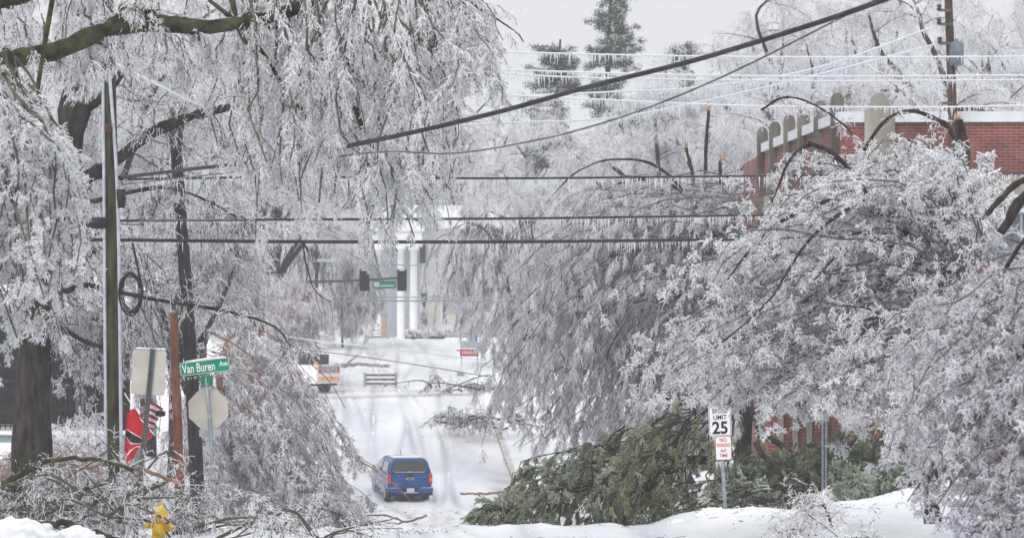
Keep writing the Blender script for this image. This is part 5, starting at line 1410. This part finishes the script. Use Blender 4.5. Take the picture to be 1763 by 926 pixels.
# --- evergreens: fallen cedar, small cedar spray, hedge
def sprays(k, B, R, rg, n1, n2, mats, ln=(.25, .7), sl=(.03, .085), r=.009, grav=.6, dens=36):
    """feathery evergreen sprays: branchlets crowded with short scale-leaf points"""
    p1, r1 = grow(B, R, n1, ln, 1.0, grav, K=5, wig=.15, rscale=.5, rmin=.006, rg=rg, ang=(.4, 1.1))
    k.tubes(B, R, 'bark', 5, smooth=True); k.tubes(p1, r1, 'bark', 3)
    p2, r2 = grow(p1, r1, n2, (ln[0] * .5, ln[1] * .5), 1.0, grav * .6, K=4, wig=.15, rscale=.6, rmin=.004, rg=rg, ang=(.3, .8))
    pick = rg.random(len(p2)); N = len(p2) * dens; pi = np.repeat(np.arange(len(p2)), dens)
    t = rg.random(N) * 2.999; i = t.astype(int); f = (t - i)[:, None]
    b = p2[pi, i] * (1 - f) + p2[pi, i + 1] * f; T = unit(p2[pi, i + 1] - p2[pi, i])
    D = T + rg.normal(size=(N, 3)) * .55 + [0, 0, -.15]
    L_ = rg.uniform(sl[0], sl[1], N)
    # clumps share a tint through their branchlet
    cl = rg.random(len(p1))[np.repeat(np.arange(len(p1)), n2)][pi] * .7 + rg.random(N) * .3
    cl = np.where((t > 2.2) & (rg.random(N) < .35), 0.5 + .3 * rg.random(N), cl)
    q = 0
    for m, fr in mats:
        s = (cl >= q) & (cl < q + fr); q += fr
        k.spikes(b[s], D[s], L_[s], r, m)

def cedar():
    rg = np.random.default_rng(41); D = 67
    root = tree_root("fallen_cedar", 1200, D, "green cedar lying collapsed along the snow edge behind the speed limit sign", "tree")
    kt = MB()
    L = [([(1290, 860, D), (1240, 800, D), (1190, 790, D), (1120, 795, D), (1060, 790, D), (1010, 800, D), (960, 830, D), (940, 860, D)], .13, .02),
         ([(1060, 790, D - 1), (1000, 800, D - 1), (975, 815, D - 1), (955, 850, D - 1)], .035, .015), ([(1040, 796, D - 1), (1025, 815, D - 1), (1020, 840, D - 1)], .02, .01),
         ([(1150, 800, D), (1165, 760, D), (1180, 730, D), (1200, 700, D)], .07, .02), ([(1020, 800, D - 1), (1000, 820, D - 1), (995, 845, D - 1)], .02, .01)]
    limbs_mesh(kt, L, 'bark', rg, .02); kt.build("trunk", root)
    mats = [('cedar', .28), ('cedarice', .44), ('cedaryel', .18), ('ice', .10)]
    keys = [[(1260, 720), (1250, 780), (1235, 840), (1225, 890)], [(1230, 700), (1200, 760), (1180, 830), (1165, 895)], [(1180, 730), (1130, 745), (1100, 800), (1085, 880)],
            [(1150, 790), (1080, 790), (1050, 830), (1030, 890)], [(1100, 800), (1010, 800), (970, 840), (950, 895)], [(1040, 830), (960, 810), (910, 840), (880, 898)], [(960, 860), (910, 850), (880, 870), (860, 900)]]
    keys = [[(x, y, D + rg.normal() * .3) for x, y in q] for q in keys]
    k = MB(); B, R = fan(keys, 95, rg, dj=1.2, pj=16, wig=.06, r=(.02, .01))
    sprays(k, B, R, rg, 12, 8, mats, ln=(.15, .50), grav=1.0)
    keys = [[(1185, 700), (1130, 715), (1105, 770), (1090, 850)], [(1150, 780), (1110, 800), (1080, 850), (1075, 900)], [(1190, 820), (1150, 830), (1120, 860), (1105, 900)]]
    keys = [[(x, y, D - 2) for x, y in q] for q in keys]
    B, R = fan(keys, 26, rg, dj=.5, pj=9, wig=.06, r=(.02, .01))
    sprays(k, B, R, rg, 11, 8, [('cedaryel', .5), ('cedar', .2), ('cedarice', .25), ('ice', .05)])
    k.build("crown", root)
    root = tree_root("cedar_branch", 835, D - 1, "small green cedar bough lying at the left tip of the fallen cedar", "branch")
    k = MB(); keys = [[(880, 880, D - 1), (850, 868, D - 1), (825, 878, D - 1), (808, 900, D - 1)], [(880, 890, D - 1), (860, 880, D - 1), (840, 888, D - 1), (830, 904, D - 1)]]
    B, R = fan(keys, 12, rg, dj=.4, pj=6, wig=.03, r=(.02, .01)); sprays(k, B, R, rg, 7, 6, mats); k.build("foliage", root)
    # frosted low boughs right of the post
    root = tree_root("frosted_cedar_bough", 1180, D - 2.5, "pale frosted cedar boughs lying low between the cedar and the sign post", "branch")
    k = MB(); keys = [[(1300, 850), (1240, 850), (1170, 870), (1110, 895)], [(1340, 860), (1290, 850), (1230, 870), (1180, 895)], [(1400, 850), (1340, 850), (1290, 870), (1260, 890)]]
    keys = [[(x, y, D - 2.5) for x, y in q] for q in keys]
    B, R = fan(keys, 30, rg, dj=.7, pj=8, wig=.03, r=(.015, .008)); sprays(k, B, R, rg, 8, 6, [('cedarice', .55), ('cedar', .25), ('ice', .2)]); k.build("foliage", root)
cedar()

def evergreen_hedge():
    rg = np.random.default_rng(42)
    for px0, px1, D, y0, y1, lab, seed, mats in (
        (1270, 1430, 73, 770, 850, "dark evergreen shrub bank below the brick annex, left of the bare post", 1, [('cedar', .75), ('cedarice', .2), ('ice', .05)]),
        (1420, 1570, 75, 735, 820, "dark evergreen shrub bank right of the bare post, climbing the snowy slope", 2, [('cedar', .75), ('cedarice', .2), ('ice', .05)]),
        (1440, 1600, 70, 800, 850, "low frosted juniper edging the snowy slope on the right", 3, [('cedarice', .75), ('cedar', .15), ('ice', .1)])):
        root = tree_root("evergreen_shrub", (px0 + px1) / 2, D, lab, "shrub")
        B = []
        for _ in range(46):
            px = rg.uniform(px0, px1); d = D + rg.normal() * .7; f = (px - px0) / (px1 - px0)
            yt = (y0 + (1 - f) * 28 - 8 if seed == 3 else y0 + 18 - 18 * f) + rg.uniform(0, 30)
            g = P(px + rg.normal() * 12, y1 + (1 - f) * (35 if seed > 1 else 10), d); t = P(px, yt, d)
            B.append(spline(np.array([g, g + (t - g) * .5 + rg.normal(size=3) * .1, t + rg.normal(size=3) * .15]), 7))
        B = np.array(B); R = np.tile(np.linspace(.02, .008, 7), (len(B), 1)); k = MB()
        sprays(k, B, R, rg, 9, 6, mats, ln=(.2, .55), dens=22); k.build("foliage", root)
evergreen_hedge()

# --- fallen branches, debris, logs
def branch_heap(name, px0, px1, y0, y1, D, n, label, seed, lens=(.8, 2.6), r=.03, mat='moss', bark='mosstwig', ice='ice', cat="branches", flat=.3, dj=1.2, n1=6, n2=6, n3=3, rt=.007, bf=.55, l1b=.85, stuff=False):
    rg = np.random.default_rng(seed)
    pc = (px0 + px1) / 2
    c = []
    for _ in range(n):
        px = rg.uniform(px0, px1); py = y0 + (y1 - y0) * rg.random() ** .7; d = D + rg.normal() * dj
        s = P(px, py, d); gz = float(H(s[0], s[1])); s[2] = max(s[2], gz + .03)
        a = rg.uniform(0, 6.28); el = rg.normal() * flat; L = rg.uniform(*lens)
        dv = np.array([math.cos(a) * math.cos(el), math.sin(a) * math.cos(el) * .5, math.sin(el)])
        e = s + dv * L; e[2] = max(e[2], float(H(e[0], e[1])) + .02)
        m = (s + e) / 2 + rg.normal(size=3) * L * .12 + [0, 0, .1 * L]
        c.append(spline(np.array([s, m, e]), 8))
    B = np.array(c); R = np.linspace(1, .35, 8)[None] * (r * rg.uniform(.35, 1.5, n) ** 1.5)[:, None]
    root = tree_root(name, pc, D, label, cat)
    k = MB(); k.tubes(B, R, mat, 7, cap=True, smooth=True); 
    k.build("boughs", root)
    k = MB(); crownify(k, B, R * .5, rg, (n1, (.3, .9)), (n2, (.12, .4)), (n3, (.04, .1)), grav=(.7, .6, .4), rt=rt, rs=rt, ice=ice, bark=bark, barkfrac=bf, wig=.25, l1bark=l1b)
    k.build("twigs", root)
    return root
branch_heap("branch_heap", -60, 205, 835, 905, 56, 50, "tangled heap of mossy broken branches at the lower left corner", 51, r=.032, mat='brownmoss', bark='twigbark', n1=9, n2=7, n3=3, bf=.55, l1b=.85)
branch_heap("branch_heap", 190, 350, 850, 925, 58.5, 26, "tangle of dark mossy twigs around the yellow hydrant", 52, r=.022, dj=1.0, mat='brownmoss', bark='twigbark', n1=9, n2=7, n3=3, bf=.55)
branch_heap("branch_heap", 370, 560, 880, 940, 53, 18, "low tangle of ice tipped twigs at the foot of the octagonal sign", 53, r=.022, dj=1.0, bf=.35, l1b=.6, mat='brownmoss', bark='twigbark')
branch_heap("branch_heap", 765, 880, 712, 738, 152, 34, "heap of fallen grey branches on the street beside the right kerb", 54, lens=(1.0, 3.0), r=.035, mat='bark', bark='twigbark', ice='icegrey', rt=.012, n1=9, flat=.05, bf=.6)
branch_heap("branch_heap", 740, 840, 662, 674, 172, 16, "fallen brushy limb across the far right side of the street", 55, lens=(1.0, 3.5), r=.035, mat='bark', bark='twigbark', ice='icegrey', rt=.013, n1=9, flat=.03, bf=.6)
branch_heap("branch_heap", 1370, 1450, 880, 935, 50, 8, "bright iced twigs heaped below the bare sign post", 56, r=.016, mat='bark', bark='twigbark', bf=.12, l1b=.35, n1=12, n2=9, n3=5, rt=.0075, dj=.6, lens=(.4, 1.0), flat=.5)
branch_heap("pink_shrub", 0, 175, 800, 850, 66, 30, "low frosted shrub with reddish leaves before the porch foundation", 57, r=.012, lens=(.3, .8), mat='redtwig', bark='redtwig', ice='pinkleaf', cat="shrub", flat=1.1, n1=10, n2=8, n3=5, rt=.009, bf=.15, l1b=.4)
branch_heap("frosted_shrub", 100, 170, 760, 800, 71, 24, "pale frosted shrub between the thick trunk and the utility pole", 58, r=.012, lens=(.3, .8), mat='bark', bark='twigbark', ice='ice', cat="shrub", flat=1.1, n1=10, n2=8, n3=5, rt=.009, bf=.2, l1b=.4)

def log(name, pts, r0, r1, mat, label, seed, tip=True, cat="branch", twigs=0, both=False):
    rg = np.random.default_rng(seed); c = spline(PP(pts), 18); c[1:-1] += rg.normal(size=(16, 3)) * r0 * .3
    k = MB(); R = np.linspace(r0, r1, 18); k.tube(c, R, mat, 9)
    if tip: jag(k, c[-1], c[-1] - c[-3], r1, r1 * 6, rg)
    if both: jag(k, c[0], c[0] - c[2], r0, r0 * 6, rg)
    if twigs:
        p, r = grow(c[None], R[None], twigs, (.3, 1.0), 1.0, .5, K=6, wig=.2, rscale=.4, rmin=.008, rg=rg); k.tubes(p, r, mat, 4)
    return k.build(name, None, label, cat)
log("fallen_log", [(50, 905, 53), (110, 900, 53), (160, 915, 53), (205, 930, 53)], .07, .05, 'moss', "mossy split log with a pale torn face in the lower left snow", 61, both=True)
log("broken_branch", [(120, 812, 56), (180, 798, 56), (235, 806, 56), (296, 826, 56)], .045, .035, 'redtwig', "reddish broken branch end poking right beside the leaning sign post", 62)
log("mossy_branch", [(-20, 850, 55), (40, 815, 55), (100, 790, 55), (170, 792, 55), (230, 810, 55)], .06, .03, 'moss', "long arched mossy branch above the lower left heap", 63, tip=False, twigs=12)
log("fallen_branch", [(735, 886, 84), (700, 897, 84), (660, 886, 84), (600, 890, 84), (560, 884, 84)], .035, .012, 'redtwig', "bare reddish branch lying on the snow left of centre, below the pickup", 64, tip=False, twigs=10)
log("fallen_branch", [(700, 897, 83.5), (650, 908, 83.5), (590, 905, 83.5)], .025, .01, 'redtwig', "thinner reddish branch forked off toward the bottom edge below the pickup", 65, tip=False, twigs=6)
log("fallen_stick", [(792, 849, 130), (830, 849, 130), (878, 846, 130)], .045, .06, 'redtwig', "long straight stick lying across the street right of the pickup", 66)
log("fallen_limb", [(570, 630, 182), (600, 627, 182), (630, 627, 182), (663, 629, 182)], .12, .08, 'greywood', "grey fallen limb across the street behind the utility truck", 67)
log("fallen_branch", [(592, 632, 182), (602, 622, 182), (612, 614, 182)], .08, .05, 'greywood', "short grey fork rising from the limb behind the utility truck", 68)
log("orange_branch", [(362, 573, 61), (395, 588, 61), (430, 612, 61), (450, 640, 61)], .03, .012, 'redtwig', "orange brown snapped branch above the street name sign", 69, twigs=4)
log("snapped_branch", [(530, 432, 58), (523, 420, 58), (527, 455, 58), (537, 490, 58), (552, 510, 58), (572, 520, 58)], .018, .008, 'bark', "bare dark twig dangling against the far crossing", 70, tip=False, twigs=7)
log("yellow_stake", [(1405, 899, 57), (1430, 899, 57), (1460, 900, 57)], .008, .008, 'yleaf', "thin yellow stick lying on the snowy slope by the bare post", 71, tip=False)
log("dark_limb", [(1300, 760, 72), (1330, 800, 72), (1380, 815, 72), (1420, 790, 72), (1500, 740, 72)], .07, .05, 'bark', "dark drooping limb before the brick annex", 72)
log("dark_limb", [(1270, 640, 74), (1310, 740, 74), (1350, 770, 74), (1370, 810, 74)], .09, .06, 'bark', "dark bent limb rising left of the annex wall", 73)

# --- snow mounds
def mound(px, d, w_, h_, dep, label, seed, z=0):
    rg = np.random.default_rng(seed); n, m = 26, 40
    th = np.linspace(0, np.pi / 2, n); ph = np.linspace(0, 2 * np.pi, m, endpoint=False)
    T, Pn = np.meshgrid(th, ph, indexing='ij')
    s = 1 + .16 * np.sin(3 * Pn + seed) + .10 * np.sin(7 * Pn + T * 5) + .08 * np.sin(5 * T * 3 + 4 * Pn)
    c = ground(px, d)
    X = c[0] + np.cos(T) * np.cos(Pn) * w_ * s; Y = c[1] + np.cos(T) * np.sin(Pn) * dep * s
    Z = c[2] - .12 + np.sin(T) * h_ * (1 + .12 * np.sin(X * 9) * np.sin(Y * 7)) + .05 * np.sin(X * 23 + seed) * np.cos(Y * 19) * np.cos(T)
    v = np.stack([X, Y, Z], -1).reshape(-1, 3); idx = np.arange(n * m).reshape(n, m); nx = np.roll(idx, -1, 1)
    k = MB(); k.add(v, np.stack([idx[:-1], nx[:-1], nx[1:], idx[1:]], -1).reshape(-1, 4), None, 'snowcap', smooth=True)
    k.build("snow_mound", None, label, "snow mound", "snow mounds")
mound(25, 52, .75, .55, .6, "largest snow mound in the lower left corner", 1)
mound(130, 52.5, .45, .42, .4, "smaller snow mound right of the big lower left one", 2)
mound(1235, 61.3, .40, .26, .35, "lumpy snow mound at the foot of the speed limit post", 3)
mound(1290, 61.5, .3, .17, .3, "low snow lump right of the speed limit post", 4)
mound(1180, 61.5, .28, .12, .3, "flat snow lump left of the speed limit post", 5)
mound(300, 53, .4, .2, .35, "low snow lump behind the hydrant twigs", 6)

# --- small twigs and ice crumbs strewn over the snow
def litter():
    rg = np.random.default_rng(91); k = MB()
    for (x0, x1, d0, d1, n) in ((600, 880, 60, 128, 300), (600, 860, 150, 230, 200), (1270, 1620, 58, 72, 170), (820, 1500, 56, 63, 50), (560, 800, 58, 80, 110)):
        px = rg.uniform(x0, x1, n); d = rg.uniform(d0, d1, n); x = (px - 881.5) / F * d
        g = np.c_[x, d, H(x, d) + .015]
        a = rg.uniform(0, 6.28, n); D_ = np.c_[np.cos(a), np.sin(a), rg.uniform(-.02, .18, n)]; L_ = rg.uniform(.05, .36, n) ** 1.5 * 1.3
        m = rg.random(n) < .45
        P3 = np.stack([g, g + D_ * L_[:, None] * .5 + rg.normal(size=(n, 3)) * .02 + [0, 0, .02], g + D_ * L_[:, None]], 1)
        R3 = np.tile([1, .8, .4], (n, 1)) * rg.uniform(.004, .009, n)[:, None] * np.clip(d / 70, 1, 2.2)[:, None]
        k.tubes(P3[m], R3[m], 'twigbark', 4); k.tubes(P3[~m], R3[~m] * 1.4, 'ice', 4)
    k.build("fallen_twigs", None, "small broken twigs and ice crumbs strewn across the snow", "debris", kind='stuff')
litter()

def fringe(parent, px0, px1, py, d, n, seed, lo=.02, hi=.09):
    r_ = np.random.default_rng(seed); k = MB()
    b = np.stack([P(x, py(x) if callable(py) else py, d) for x in r_.uniform(px0, px1, n)])
    k.spikes(b, np.tile([0, 0, -1.], (n, 1)) + r_.normal(size=(n, 3)) * .03, lo + (hi - lo) * r_.random(n) ** 1.8, .006, 'icicle'); k.build("icicle_fringe", parent, kind='stuff')
ob = bpy.data.objects
fringe(ob["stop_sign"], 313, 392, lambda x: 651 - (x - 313) * .135, 59.95, 46, 1)
fringe(ob["stop_sign"], 343, 374, 738, 60.03, 22, 2)
fringe(ob["route_sign"], 228, 280, 682, 58.5, 34, 3, .02, .12)
fringe(ob["fire_hydrant"], 256, 288, 893, 56.9, 24, 4, .02, .07)
fringe(ob["utility_truck"], 567, 595, 662, 171, 14, 5, .05, .2)
k = MB(); k.prism([(-.40, 0), (.40, 0), (.36, .03), (.1, .045), (-.2, .035), (-.38, .02)], -.012, .018, 'snowcap', TR(P(354, 619.5, 59.955), 0, math.radians(-6.5))); k.build("ice_cap", ob["stop_sign"])
k = MB(); k.prism([(-.28, 0), (.28, 0), (.24, .028), (.0, .02), (-.25, .03)], 0.0, .05, 'snowcap', TR(P(260, 601, 58.5), 0, math.radians(2))); k.build("ice_cap", ob["route_sign"])
